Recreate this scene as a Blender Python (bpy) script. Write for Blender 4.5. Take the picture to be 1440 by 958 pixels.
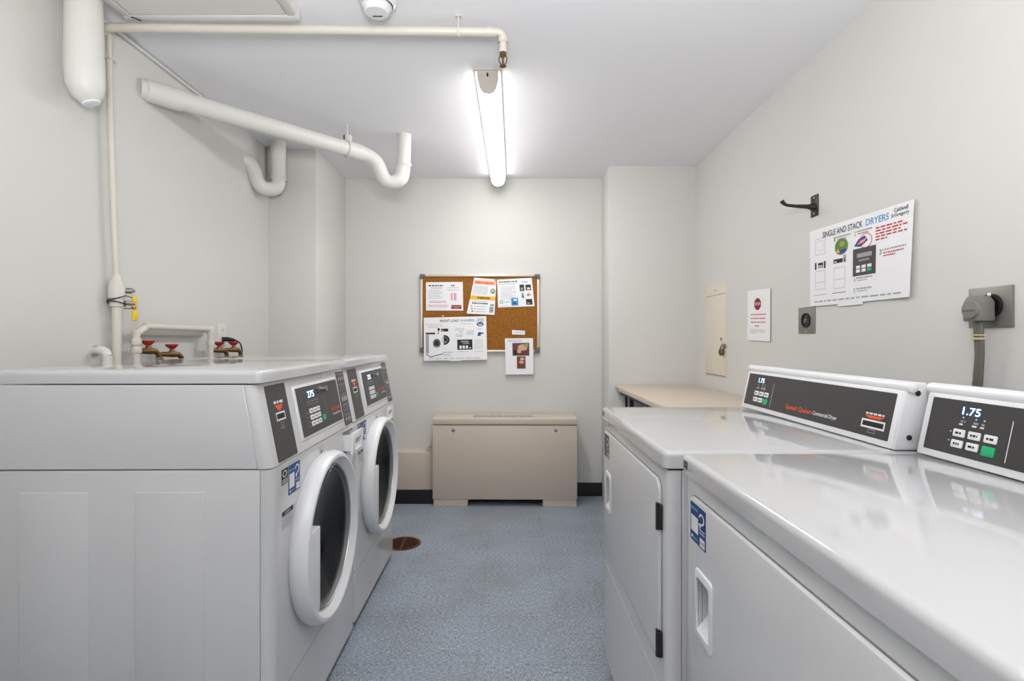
import bpy, bmesh, math, random
from mathutils import Vector, Matrix
R = math.radians
random.seed(7)
S = bpy.context.scene
COL = S.collection
for o in list(bpy.data.objects): bpy.data.objects.remove(o)

# ------------------------------------------------------------------ camera, world, exposure
CAM_H, F = 1.105, 733.0
cd = bpy.data.cameras.new('camera'); cam = bpy.data.objects.new('camera', cd); COL.objects.link(cam)
cam.location = (0, 0, CAM_H); cam.rotation_euler = (R(90), 0, 0)
cd.sensor_fit = 'HORIZONTAL'; cd.sensor_width = 36; cd.lens = F/1440*36
cd.shift_x = 6/1440; cd.shift_y = -2/1440; cd.clip_start = .02
S.camera = cam
S.view_settings.view_transform = 'Standard'; S.view_settings.look = 'None'
S.view_settings.gamma = 1; S.view_settings.use_curve_mapping = False
S.view_settings.exposure = 0.25
w = bpy.data.worlds.new('world'); S.world = w; w.use_nodes = True
w.node_tree.nodes['Background'].inputs[0].default_value = (.8, .85, .9, 1)
w.node_tree.nodes['Background'].inputs[1].default_value = .3
def area(name, loc, rot, sx, sy, power, col=(1, .985, .96)):
    l = bpy.data.lights.new(name, 'AREA'); l.shape = 'RECTANGLE'; l.size = sx; l.size_y = sy; l.energy = power; l.color = col
    o = bpy.data.objects.new(name, l); COL.objects.link(o); o.location = loc; o.rotation_euler = rot; return o
area('bounce_fill', (0, -.10, 1.45), (R(155), 0, 0), .5, .5, 42)     # added fill light, standing in for a flash bounced off the ceiling ahead
LAMP = 54.0          # fixture in view
LAMP_EDGE = 4.6      # the lens is dimmer along its edges
LAMP_FILL = 5.0     # assumed second fixture behind the camera, unseen, added as fill

XL, XR, YB, YF, ZC = -1.43, 1.23, 3.68, -2.3, 2.24   # room shell

def BW(px, py, Y=3.66):      # a point on a plane parallel to the rear wall
    return ((px-714)/F*Y, Y, CAM_H-(py-477)/F*Y)
def RW(px, py, X=1.23):      # a point on a plane parallel to the side walls
    Y = F*X/(px-714)
    return (X, Y, CAM_H-(py-477)/F*Y)

# ------------------------------------------------------------------ materials
def lin(c): return tuple(((v/255)/12.92 if v/255 <= .04045 else ((v/255+.055)/1.055)**2.4) for v in c)+(1,)
def mat(name, rgb, rough=.5, metal=0, emit=0, coat=0, bump=None, trans=0, mottle=0, spec=.5):
    m = bpy.data.materials.new(name); m.use_nodes = True
    nt = m.node_tree; b = nt.nodes['Principled BSDF']; L = nt.links
    b.inputs['Base Color'].default_value = lin(rgb); b.inputs['Roughness'].default_value = rough
    b.inputs['Metallic'].default_value = metal; b.inputs['Coat Weight'].default_value = coat
    b.inputs['Coat Roughness'].default_value = .08
    b.inputs['Specular IOR Level'].default_value = spec
    if trans: b.inputs['Transmission Weight'].default_value = trans; b.inputs['IOR'].default_value = 1.3
    if emit: b.inputs['Emission Color'].default_value = lin(rgb); b.inputs['Emission Strength'].default_value = emit
    tc = nt.nodes.new('ShaderNodeTexCoord')
    if mottle:
        n = nt.nodes.new('ShaderNodeTexNoise'); n.inputs['Scale'].default_value = 3; n.inputs['Detail'].default_value = 5
        L.new(tc.outputs['Object'], n.inputs['Vector'])
        mx = nt.nodes.new('ShaderNodeMix'); mx.data_type = 'RGBA'
        a = lin(rgb); mx.inputs[6].default_value = a
        mx.inputs[7].default_value = tuple(v*(1-mottle) for v in a[:3])+(1,)
        L.new(n.outputs['Fac'], mx.inputs[0]); L.new(mx.outputs[2], b.inputs['Base Color'])
    if bump:
        n = nt.nodes.new('ShaderNodeTexNoise'); n.inputs['Scale'].default_value = bump[0]; n.inputs['Detail'].default_value = 4
        L.new(tc.outputs['Object'], n.inputs['Vector'])
        bp = nt.nodes.new('ShaderNodeBump'); bp.inputs['Strength'].default_value = bump[1]; bp.inputs['Distance'].default_value = .002
        L.new(n.outputs['Fac'], bp.inputs['Height']); L.new(bp.outputs['Normal'], b.inputs['Normal'])
    return m
M_WALL = mat('wall_paint', (211, 211, 207), .6, bump=(14, .25), mottle=.05)
M_CEIL = mat('ceiling_paint', (240, 240, 245), .75, bump=(20, .15))
M_PIPE = mat('painted_pipe', (220, 219, 215), .4, bump=(60, .2), mottle=.05)
M_CREAM = mat('cream_painted_pipe', (214, 209, 199), .4, bump=(60, .2), mottle=.06)
M_ENAM = mat('white_enamel', (209, 209, 209), .22, coat=.35, bump=(900, .03))
M_TOP = mat('glossy_white_enamel', (196, 196, 197), .10, coat=.7)
M_PLAS = mat('white_plastic', (230, 231, 233), .3, coat=.1)
M_GREYW = mat('pale_grey_plastic', (190, 197, 200), .4)
M_CHAR = mat('charcoal_face', (62, 60, 60), .38)
M_CHARD = mat('dark_face', (34, 34, 38), .3)
M_BLACK = mat('black', (14, 14, 15), .5)
M_RUB = mat('black_rubber_base', (18, 19, 24), .35, coat=.1)
M_GASK = mat('grey_gasket', (120, 121, 122), .45)
M_DRUM = mat('drum_steel', (140, 140, 143), .4, metal=.6)
M_CHROME = mat('chrome', (205, 205, 205), .18, metal=1)
M_STEEL = mat('brushed_steel', (150, 147, 143), .42, metal=.75, mottle=.15)
M_BRASS = mat('old_brass', (128, 100, 62), .4, metal=.7, mottle=.3)
M_RED = mat('red_handle', (168, 24, 34), .35)
M_YEL = mat('yellow_handle', (236, 200, 20), .4)
M_ORG = mat('orange_print', (240, 84, 30), .5)
M_WPR = mat('white_print', (232, 232, 232), .5)
M_GPR = mat('grey_print', (150, 150, 155), .5)
M_GRN = mat('green_print', (20, 175, 112), .4)
M_BEIGE = mat('beige_metal', (205, 192, 177), .5, bump=(200, .05), mottle=.04)
M_BEIGED = mat('dark_grille_void', (60, 54, 48), .7)
M_TABLE = mat('beige_laminate', (206, 192, 176), .45, mottle=.03)
M_PANEL = mat('cream_steel_door', (218, 209, 194), .5, mottle=.04)
M_PAPER = mat('white_paper', (236, 236, 240), .75)
M_CARD = mat('white_card', (236, 236, 238), .35, coat=.15)
M_INK = mat('black_ink', (40, 40, 44), .7)
M_INKG = mat('pale_grey_ink', (160, 162, 168), .7)
M_INKR = mat('red_ink', (190, 50, 62), .7)
M_INKP = mat('pink_ink', (222, 160, 165), .7)
M_BLUE = mat('blue_ink', (32, 62, 130), .5)
M_LBLUE = mat('light_blue_ink', (40, 140, 200), .6)
M_TEAL = mat('teal_ink', (96, 170, 180), .6)
M_OLIVE = mat('olive_ink', (150, 160, 80), .6)
M_DKG = mat('leaf_green_ink', (84, 130, 52), .6)
M_YINK = mat('yellow_ink', (232, 182, 34), .6)
M_PEACH = mat('peach_ink', (238, 168, 130), .6)
M_MAR = mat('dark_red_ink', (140, 20, 30), .6)
M_BRN = mat('brown_ink', (96, 62, 56), .6)
M_TAN = mat('tan_ink', (206, 168, 142), .6)
M_ALU = mat('pale_aluminium', (212, 202, 192), .35, metal=.3)
M_CORNER = mat('grey_corner_cap', (98, 96, 96), .5)
M_GREYPLUG = mat('grey_vinyl', (122, 120, 115), .5)
M_CORD = mat('grey_cord', (104, 101, 92), .5)
M_IRON = mat('dark_iron', (58, 56, 54), .4, metal=.6)
M_LENS = (mat('lit_lens', (255, 253, 250), .5, emit=LAMP), mat('lit_lens_edge', (255, 253, 250), .5, emit=LAMP_EDGE))
M_LENSR = (mat('lit_lens_fill', (255, 253, 250), .5, emit=LAMP_FILL),)*2
M_DIGIT = mat('lit_digits', (205, 232, 255), .5, emit=1.6)
M_DIGBG = mat('display_window', (44, 66, 92), .3)
M_CAP = mat('lamp_end_cap', (196, 190, 180), .5)
M_RUST = mat('rusty_grate', (112, 66, 34), .6, metal=.3, mottle=.6)
M_RIMB = mat('drain_dark', (30, 16, 12), .8)
M_PLASTER = mat('rough_mortar', (196, 194, 188), .9, bump=(70, 1.0), mottle=.25)
M_TANTIE = mat('tan_tie', (200, 184, 146), .6)

def glass_mat():
    m = mat('door_glass', (175, 177, 180), .03, trans=1); return m
M_GLASS = glass_mat()

def cork():
    m = mat('cork', (176, 122, 40), .85, bump=(220, .6)); nt = m.node_tree; L = nt.links; b = nt.nodes['Principled BSDF']
    tc = nt.nodes.new('ShaderNodeTexCoord'); n = nt.nodes.new('ShaderNodeTexNoise')
    n.inputs['Scale'].default_value = 170; n.inputs['Detail'].default_value = 5
    r = nt.nodes.new('ShaderNodeValToRGB'); e = r.color_ramp.elements
    e[0].position = .3; e[0].color = lin((112, 64, 6)); e[1].position = .75; e[1].color = lin((174, 114, 30))
    L.new(tc.outputs['Object'], n.inputs['Vector']); L.new(n.outputs['Fac'], r.inputs['Fac']); L.new(r.outputs['Color'], b.inputs['Base Color'])
    return m
M_CORK = cork()

def floor_mat():
    m = bpy.data.materials.new('blue_grey_vinyl_tile'); m.use_nodes = True
    nt = m.node_tree; L = nt.links; b = nt.nodes['Principled BSDF']; N = nt.nodes.new
    b.inputs['Roughness'].default_value = .42
    tc = N('ShaderNodeTexCoord')
    def streak(sc):
        mp = N('ShaderNodeMapping'); mp.inputs['Scale'].default_value = sc
        L.new(tc.outputs['Object'], mp.inputs['Vector'])
        n = N('ShaderNodeTexNoise'); n.inputs['Scale'].default_value = 1; n.inputs['Detail'].default_value = 3; n.inputs['Roughness'].default_value = .6
        L.new(mp.outputs['Vector'], n.inputs['Vector']); return n
    a = streak((75, 260, 1)); c = streak((260, 75, 1))
    ch = N('ShaderNodeTexChecker'); mp = N('ShaderNodeMapping'); mp.inputs['Scale'].default_value = (1/.305, 1/.305, 1); mp.inputs['Location'].default_value = (.35, .2, .5)
    L.new(tc.outputs['Object'], mp.inputs['Vector']); L.new(mp.outputs['Vector'], ch.inputs['Vector']); ch.inputs['Scale'].default_value = 1
    mx = N('ShaderNodeMix'); mx.data_type = 'FLOAT'
    L.new(ch.outputs['Fac'], mx.inputs[0]); L.new(a.outputs['Fac'], mx.inputs[2]); L.new(c.outputs['Fac'], mx.inputs[3])
    r = N('ShaderNodeValToRGB'); e = r.color_ramp.elements
    e[0].position = .36; e[0].color = lin((92, 102, 114)); e[1].position = .66; e[1].color = lin((206, 212, 220))
    x = e.new(.43); x.color = lin((140, 151, 163)); x = e.new(.58); x.color = lin((160, 170, 182))
    L.new(mx.outputs[0], r.inputs['Fac'])
    big = N('ShaderNodeTexNoise'); big.inputs['Scale'].default_value = 3.5; big.inputs['Detail'].default_value = 6
    L.new(tc.outputs['Object'], big.inputs['Vector'])
    rr = N('ShaderNodeValToRGB'); rr.color_ramp.elements[0].position = .35; rr.color_ramp.elements[0].color = (.86, .83, .80, 1); rr.color_ramp.elements[1].position = .6; rr.color_ramp.elements[1].color = (1, 1, 1, 1)
    L.new(big.outputs['Fac'], rr.inputs['Fac'])
    br = N('ShaderNodeTexBrick'); br.offset = 0; br.inputs['Scale'].default_value = 1; br.inputs['Brick Width'].default_value = .305; br.inputs['Row Height'].default_value = .305
    br.inputs['Mortar Size'].default_value = .0012; br.inputs['Color1'].default_value = (1, 1, 1, 1); br.inputs['Color2'].default_value = (.95, .96, .97, 1); br.inputs['Mortar'].default_value = (.72, .74, .76, 1)
    mp2 = N('ShaderNodeMapping'); mp2.inputs['Location'].default_value = (.107, .061, 0); L.new(tc.outputs['Object'], mp2.inputs['Vector']); L.new(mp2.outputs['Vector'], br.inputs['Vector'])
    m1 = N('ShaderNodeMix'); m1.data_type = 'RGBA'; m1.blend_type = 'MULTIPLY'; m1.inputs[0].default_value = 1
    m2 = N('ShaderNodeMix'); m2.data_type = 'RGBA'; m2.blend_type = 'MULTIPLY'; m2.inputs[0].default_value = 1
    L.new(r.outputs['Color'], m1.inputs[6]); L.new(rr.outputs['Color'], m1.inputs[7])
    L.new(m1.outputs[2], m2.inputs[6]); L.new(br.outputs['Color'], m2.inputs[7]); L.new(m2.outputs[2], b.inputs['Base Color'])
    return m
M_FLOOR = floor_mat()

# ------------------------------------------------------------------ mesh builder
_txt = {}
def text_geo(s):
    if s not in _txt:
        cu = bpy.data.curves.new('t', 'FONT'); cu.body = s; cu.offset = .012; cu.resolution_u = 3
        ob = bpy.data.objects.new('t', cu); COL.objects.link(ob)
        dg = bpy.context.evaluated_depsgraph_get(); me = bpy.data.meshes.new_from_object(ob.evaluated_get(dg))
        vs = [(v.co.x, v.co.y) for v in me.vertices]; fs = [tuple(p.vertices) for p in me.polygons]
        bpy.data.objects.remove(ob); bpy.data.curves.remove(cu); bpy.data.meshes.remove(me)
        x0 = min(v[0] for v in vs); x1 = max(v[0] for v in vs); y0 = min(v[1] for v in vs); y1 = max(v[1] for v in vs)
        _txt[s] = ([((a-x0)/(x1-x0), (b-y0)/(y1-y0)) for a, b in vs], fs)
    return _txt[s]

class MB:
    def __init__(s, T=None): s.v = []; s.f = []; s.m = []; s.T = T; s.mats = []
    def add(s, vs, fs, m):
        if m not in s.mats: s.mats.append(m)
        k = len(s.v); i = s.mats.index(m)
        if s.T is None: s.v += [Vector(p) for p in vs]
        elif callable(s.T): s.v += [Vector(s.T(*p)) for p in vs]
        else: s.v += [s.T @ Vector(p) for p in vs]
        s.f += [tuple(k+j for j in f) for f in fs]; s.m += [i]*len(fs); return s
    def bm(s, bm, m):
        bm.verts.ensure_lookup_table(); bm.verts.index_update()
        s.add([tuple(v.co) for v in bm.verts], [tuple(v.index for v in f.verts) for f in bm.faces], m); bm.free(); return s
    def box(s, x0, x1, y0, y1, z0, z1, m, bev=0, seg=3, only=None):
        bm = bmesh.new(); bmesh.ops.create_cube(bm, size=1)
        for v in bm.verts:
            v.co = ((x0+x1)/2+v.co.x*(x1-x0), (y0+y1)/2+v.co.y*(y1-y0), (z0+z1)/2+v.co.z*(z1-z0))
        if bev:
            es = [e for e in bm.edges if only is None or only((e.verts[0].co+e.verts[1].co)/2, e.verts[1].co-e.verts[0].co)]
            bmesh.ops.bevel(bm, geom=es, offset=bev, segments=seg, profile=.5, affect='EDGES')
        return s.bm(bm, m)
    def prism(s, poly, a0, a1, axis, m, bev=0, seg=2, only=None):
        # poly: 2D points; axis x: (y,z), y: (x,z), z: (x,y)
        def P(p, a): return {'x': (a, p[0], p[1]), 'y': (p[0], a, p[1]), 'z': (p[0], p[1], a)}[axis]
        bm = bmesh.new(); A = [bm.verts.new(P(p, a0)) for p in poly]; B = [bm.verts.new(P(p, a1)) for p in poly]
        n = len(poly); bm.faces.new(A); bm.faces.new(list(reversed(B)))
        for i in range(n): bm.faces.new((A[i], B[i], B[(i+1) % n], A[(i+1) % n]))
        bmesh.ops.recalc_face_normals(bm, faces=bm.faces)
        if bev:
            es = [e for e in bm.edges if only is None or only((e.verts[0].co+e.verts[1].co)/2, e.verts[1].co-e.verts[0].co)]
            bmesh.ops.bevel(bm, geom=es, offset=bev, segments=seg, profile=.5, affect='EDGES')
        return s.bm(bm, m)
    def lathe(s, prof, c, ax, m, n=32):
        ax = Vector(ax).normalized(); t = Vector((0, 0, 1)) if abs(ax.z) < .9 else Vector((1, 0, 0))
        e1 = ax.cross(t).normalized(); e2 = ax.cross(e1); c = Vector(c); vs = []; fs = []
        for r, h in prof:
            for k in range(n):
                a = 2*math.pi*k/n; vs.append(tuple(c+ax*h+(e1*math.cos(a)+e2*math.sin(a))*max(r, 1e-5)))
        for i in range(len(prof)-1):
            for k in range(n):
                k2 = (k+1) % n; fs.append((i*n+k, i*n+k2, (i+1)*n+k2, (i+1)*n+k))
        return s.add(vs, fs, m)
    def cyl(s, p, q, r, m, n=20, r2=None):
        p = Vector(p); q = Vector(q); L = (q-p).length; r2 = r if r2 is None else r2
        return s.lathe([(0, 0), (r, 0), (r2, L), (0, L)], p, q-p, m, n)
    def tube(s, pts, r, m, n=16, smooth=0, rs=None):
        pts = [Vector(p) for p in pts]
        if smooth:
            out = []; P = [pts[0]]+pts+[pts[-1]]; RR = []
            for i in range(1, len(P)-2):
                for k in range(smooth):
                    t = k/smooth; a, b, c, d = P[i-1:i+3]
                    out.append(.5*((2*b)+(c-a)*t+(2*a-5*b+4*c-d)*t*t+(3*b-a-3*c+d)*t**3))
            out.append(pts[-1]); pts = out
        vs = []; fs = []; up = None
        for i, p in enumerate(pts):
            t = (pts[min(i+1, len(pts)-1)]-pts[max(i-1, 0)]).normalized()
            if up is None: up = t.orthogonal().normalized()
            up = (up-t*up.dot(t)).normalized(); e = t.cross(up); rr = rs[i] if rs else r
            for k in range(n):
                a = 2*math.pi*k/n; vs.append(tuple(p+(up*math.cos(a)+e*math.sin(a))*rr))
        for i in range(len(pts)-1):
            for k in range(n):
                k2 = (k+1) % n; fs.append((i*n+k, i*n+k2, (i+1)*n+k2, (i+1)*n+k))
        fs.append(tuple(reversed(range(n)))); fs.append(tuple((len(pts)-1)*n+k for k in range(n)))
        return s.add(vs, fs, m)
    # flat print in (u, v) with height n
    def rect(s, u0, u1, v0, v1, m, n=.0004, nu=1, nv=1):
        vs = [(u0+(u1-u0)*i/nu, v0+(v1-v0)*j/nv, n) for j in range(nv+1) for i in range(nu+1)]
        fs = [(j*(nu+1)+i, j*(nu+1)+i+1, (j+1)*(nu+1)+i+1, (j+1)*(nu+1)+i) for j in range(nv) for i in range(nu)]
        return s.add(vs, fs, m)
    def quad(s, pts, m, n=.0004): return s.add([(a, b, n) for a, b in pts], [tuple(range(len(pts)))], m)
    def disc(s, u, v, ru, rv, m, n=.0004, k=20, a0=0, a1=360):
        return s.add([(u+ru*math.cos(R(a0+(a1-a0)*i/k)), v+rv*math.sin(R(a0+(a1-a0)*i/k)), n) for i in range(k if a1-a0 >= 360 else k+1)],
                     [tuple(range(k if a1-a0 >= 360 else k+1))], m)
    def ring(s, u, v, ru, rv, t, m, n=.0005, k=24):
        vs = []
        for i in range(k):
            c, d = math.cos(2*math.pi*i/k), math.sin(2*math.pi*i/k); vs += [(u+ru*c, v+rv*d, n), (u+ru*c*(1-t), v+rv*d*(1-t), n)]
        return s.add(vs, [(2*i, 2*((i+1) % k), 2*((i+1) % k)+1, 2*i+1) for i in range(k)], m)
    def frame(s, u0, u1, v0, v1, t, m, n=.0005, tv=None):
        tv = tv or t
        s.rect(u0, u1, v1-tv, v1, m, n); s.rect(u0, u1, v0, v0+tv, m, n); s.rect(u0, u0+t, v0+tv, v1-tv, m, n); return s.rect(u1-t, u1, v0+tv, v1-tv, m, n)
    def text(s, t, u, v, w, h, m, n=.0006):
        vs, fs = text_geo(t); return s.add([(u+a*w, v+b*h, n) for a, b in vs], fs, m)
    def greek(s, u, v, w, h, m, n=.0006, lw=None):      # a line of print too small to read
        x = u; lw = lw or w*.12
        while x < u+w-lw*.3:
            k = min(lw*random.uniform(.4, 1.3), u+w-x); s.rect(x, x+k, v, v+h, m, n); x += k+lw*.25
        return s
    def plate(s, u0, u1, v0, v1, n0, n1, m, r=.003, bev=0):
        k = 4; poly = []
        for cx, cy, a in ((u1-r, v1-r, 0), (u0+r, v1-r, 90), (u0+r, v0+r, 180), (u1-r, v0+r, 270)):
            for i in range(k+1): t = R(a+90*i/k); poly.append((cx+r*math.cos(t), cy+r*math.sin(t)))
        if bev: return s.prism(poly, n0, n1, 'z', m, bev, 2, lambda c, d: abs(c.z-n1) < 1e-6 and abs(d.z) < 1e-9)
        return s.prism(poly, n0, n1, 'z', m)
    def build(s, name, parent=None, ang=35):
        me = bpy.data.meshes.new(name); me.from_pydata([tuple(v) for v in s.v], [], s.f)
        for m in s.mats: me.materials.append(m)
        for p, i in zip(me.polygons, s.m): p.material_index = i; p.use_smooth = True
        me.update(); me.set_sharp_from_angle(angle=R(ang))
        o = bpy.data.objects.new(name, me); COL.objects.link(o)
        if parent: o.parent = parent
        return o

def basis(o, u, v, n):
    u, v, n = Vector(u), Vector(v), Vector(n)
    return Matrix(((u.x, v.x, n.x, o[0]), (u.y, v.y, n.y, o[1]), (u.z, v.z, n.z, o[2]), (0, 0, 0, 1)))
def tag(o, label, cat=None, group=None, kind=None):
    if label: o['label'] = label
    if cat: o['category'] = cat
    if group: o['group'] = group
    if kind: o['kind'] = kind
    return o
def struct(o): o['kind'] = 'structure'; return o
def empty(name, loc=(0, 0, 0), rz=0):
    o = bpy.data.objects.new(name, None); COL.objects.link(o); o.location = loc; o.rotation_euler = (0, 0, rz); o.empty_display_size = .05; return o
def cut(o, mb):
    c = mb.build('cutter'); md = o.modifiers.new('b', 'BOOLEAN'); md.operation = 'DIFFERENCE'; md.solver = 'EXACT'; md.object = c
    c.parent = o.parent
    bpy.context.view_layer.update()
    dg = bpy.context.evaluated_depsgraph_get(); me = bpy.data.meshes.new_from_object(o.evaluated_get(dg))
    o.modifiers.clear(); old = o.data; o.data = me; me.name = old.name
    bpy.data.objects.remove(c)
    for p in me.polygons: p.use_smooth = True
    me.set_sharp_from_angle(angle=R(35)); return o

# ------------------------------------------------------------------ room
struct(MB().box(XL-.1, XR+.1, YF-.1, YB+.1, -.08, 0, M_FLOOR).build('floor'))
struct(MB().box(XL-.1, XR+.1, YF-.1, YB+.1, ZC, ZC+.08, M_CEIL).build('ceiling'))
struct(MB().box(XL-.1, XL, YF, YB, 0, ZC, M_WALL).build('wall_left'))
struct(MB().box(XR, XR+.1, YF, YB, 0, ZC, M_WALL).build('wall_right'))
struct(MB().box(XL-.1, XR+.1, YB, YB+.1, 0, ZC, M_WALL).build('wall_back'))
struct(MB().box(XL-.1, XR+.1, YF-.1, YF, 0, ZC, M_WALL).build('wall_front'))
struct(MB().box(XL, -1.147, 3.12, YB, 0, ZC, M_WALL, .004, 2, lambda c, d: abs(d.z) > 1 and c.x > -1.3).build('wall_pier_left'))
struct(MB().box(.664, XR, 3.42, YB, 0, ZC, M_WALL, .004, 2, lambda c, d: abs(d.z) > 1 and c.x < .8).build('wall_pier_right'))
# boxed-in ledge low on the rear wall
struct(MB().box(-1.147, -.44, 3.505, YB, .088, .345, M_BEIGE, .006, 3).build('trim_1'))
b = MB(); b.prism([(3.493, 0), (3.505, .006), (3.505, .088), (3.498, .088)], -1.147, -.44, 'x', M_RUB); struct(b.build('baseboard_left'))
b = MB(); b.prism([(3.666, 0), (3.68, .002), (3.68, .092), (3.672, .092)], -.44, .664, 'x', M_RUB)
b.prism([(3.404, 0), (3.42, .002), (3.42, .092), (3.410, .092)], .664, XR, 'x', M_RUB); struct(b.build('baseboard_back'))

# ------------------------------------------------------------------ ceiling light fixtures
def fixture(L, lens, label, rear=False):
    t = empty('ceiling_light'); tag(t, label, 'ceiling light')
    sec = []
    for k in range(25):
        a = math.pi*k/24; c, s_ = math.cos(a), math.sin(a)
        sec.append((.050*math.copysign(abs(c)**.8, c), .075*s_**.8))
    b = MB(); n = len(sec)
    near = [(x, .012+d*.95, -.006-d) for x, d in sec]; far = [(x, L-.012, -.006-d) for x, d in sec]
    rows = [near, [(x, .12, -.006-d) for x, d in sec], [(x, L-.40, -.006-d) for x, d in sec], far]     # the tube stops short of both ends
    for r_ in range(3):
        for i in range(n-1):
            b.add([rows[r_][i], rows[r_][i+1], rows[r_+1][i+1], rows[r_+1][i]], [(0, 1, 2, 3)], lens[0] if (r_ == 1 and 7 <= i < n-8) else lens[1])
    lo = b.build('lens', t); bmm = bmesh.new(); bmm.from_mesh(lo.data); bmesh.ops.remove_doubles(bmm, verts=bmm.verts, dist=1e-5); bmm.to_mesh(lo.data); bmm.free()
    b = MB(); b.box(-.057, .057, 0, L, -.010, 0, M_CAP, .002, 2); b.build('housing', t)
    b = MB(); cap = [(x*.92, .004+d*.95, -.006-d*.93) for x, d in sec]; cap2 = [(x*.92, .016+d*.95, -.006-d*.93) for x, d in sec]
    b.add(cap+cap2, [tuple(range(n))]+[(i, n+i, n+i+1, i+1) for i in range(n-1)], M_CAP); b.build('end_cap', t)
    b = MB(); f2 = [(x, L-.001, -.006-d) for x, d in sec]; b.add(far+f2, [tuple(range(n, 2*n))]+[(i, i+1, n+i+1, n+i) for i in range(n-1)], M_CAP); b.build('end_cap', t)
    b = MB(); b.cyl((0, .016, -.022), (0, .020, -.026), .004, M_IRON, 12); b.cyl((0, .010, -.020), (0, .022, -.026), .0035, M_IRON, 12); b.build('screw', t)
    return t
fx = fixture(1.43, M_LENS, 'long lit fluorescent wrap light on the ceiling running to the rear wall')
fx.location = (-.085, 2.175, ZC); fx.rotation_euler = (0, 0, R(-.75))
fx_fill = fixture(1.3, M_LENSR, 'assumed unseen wrap light added on the ceiling behind the viewpoint for fill')
fx_fill.location = (-.05, -1.75, ZC)

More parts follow.
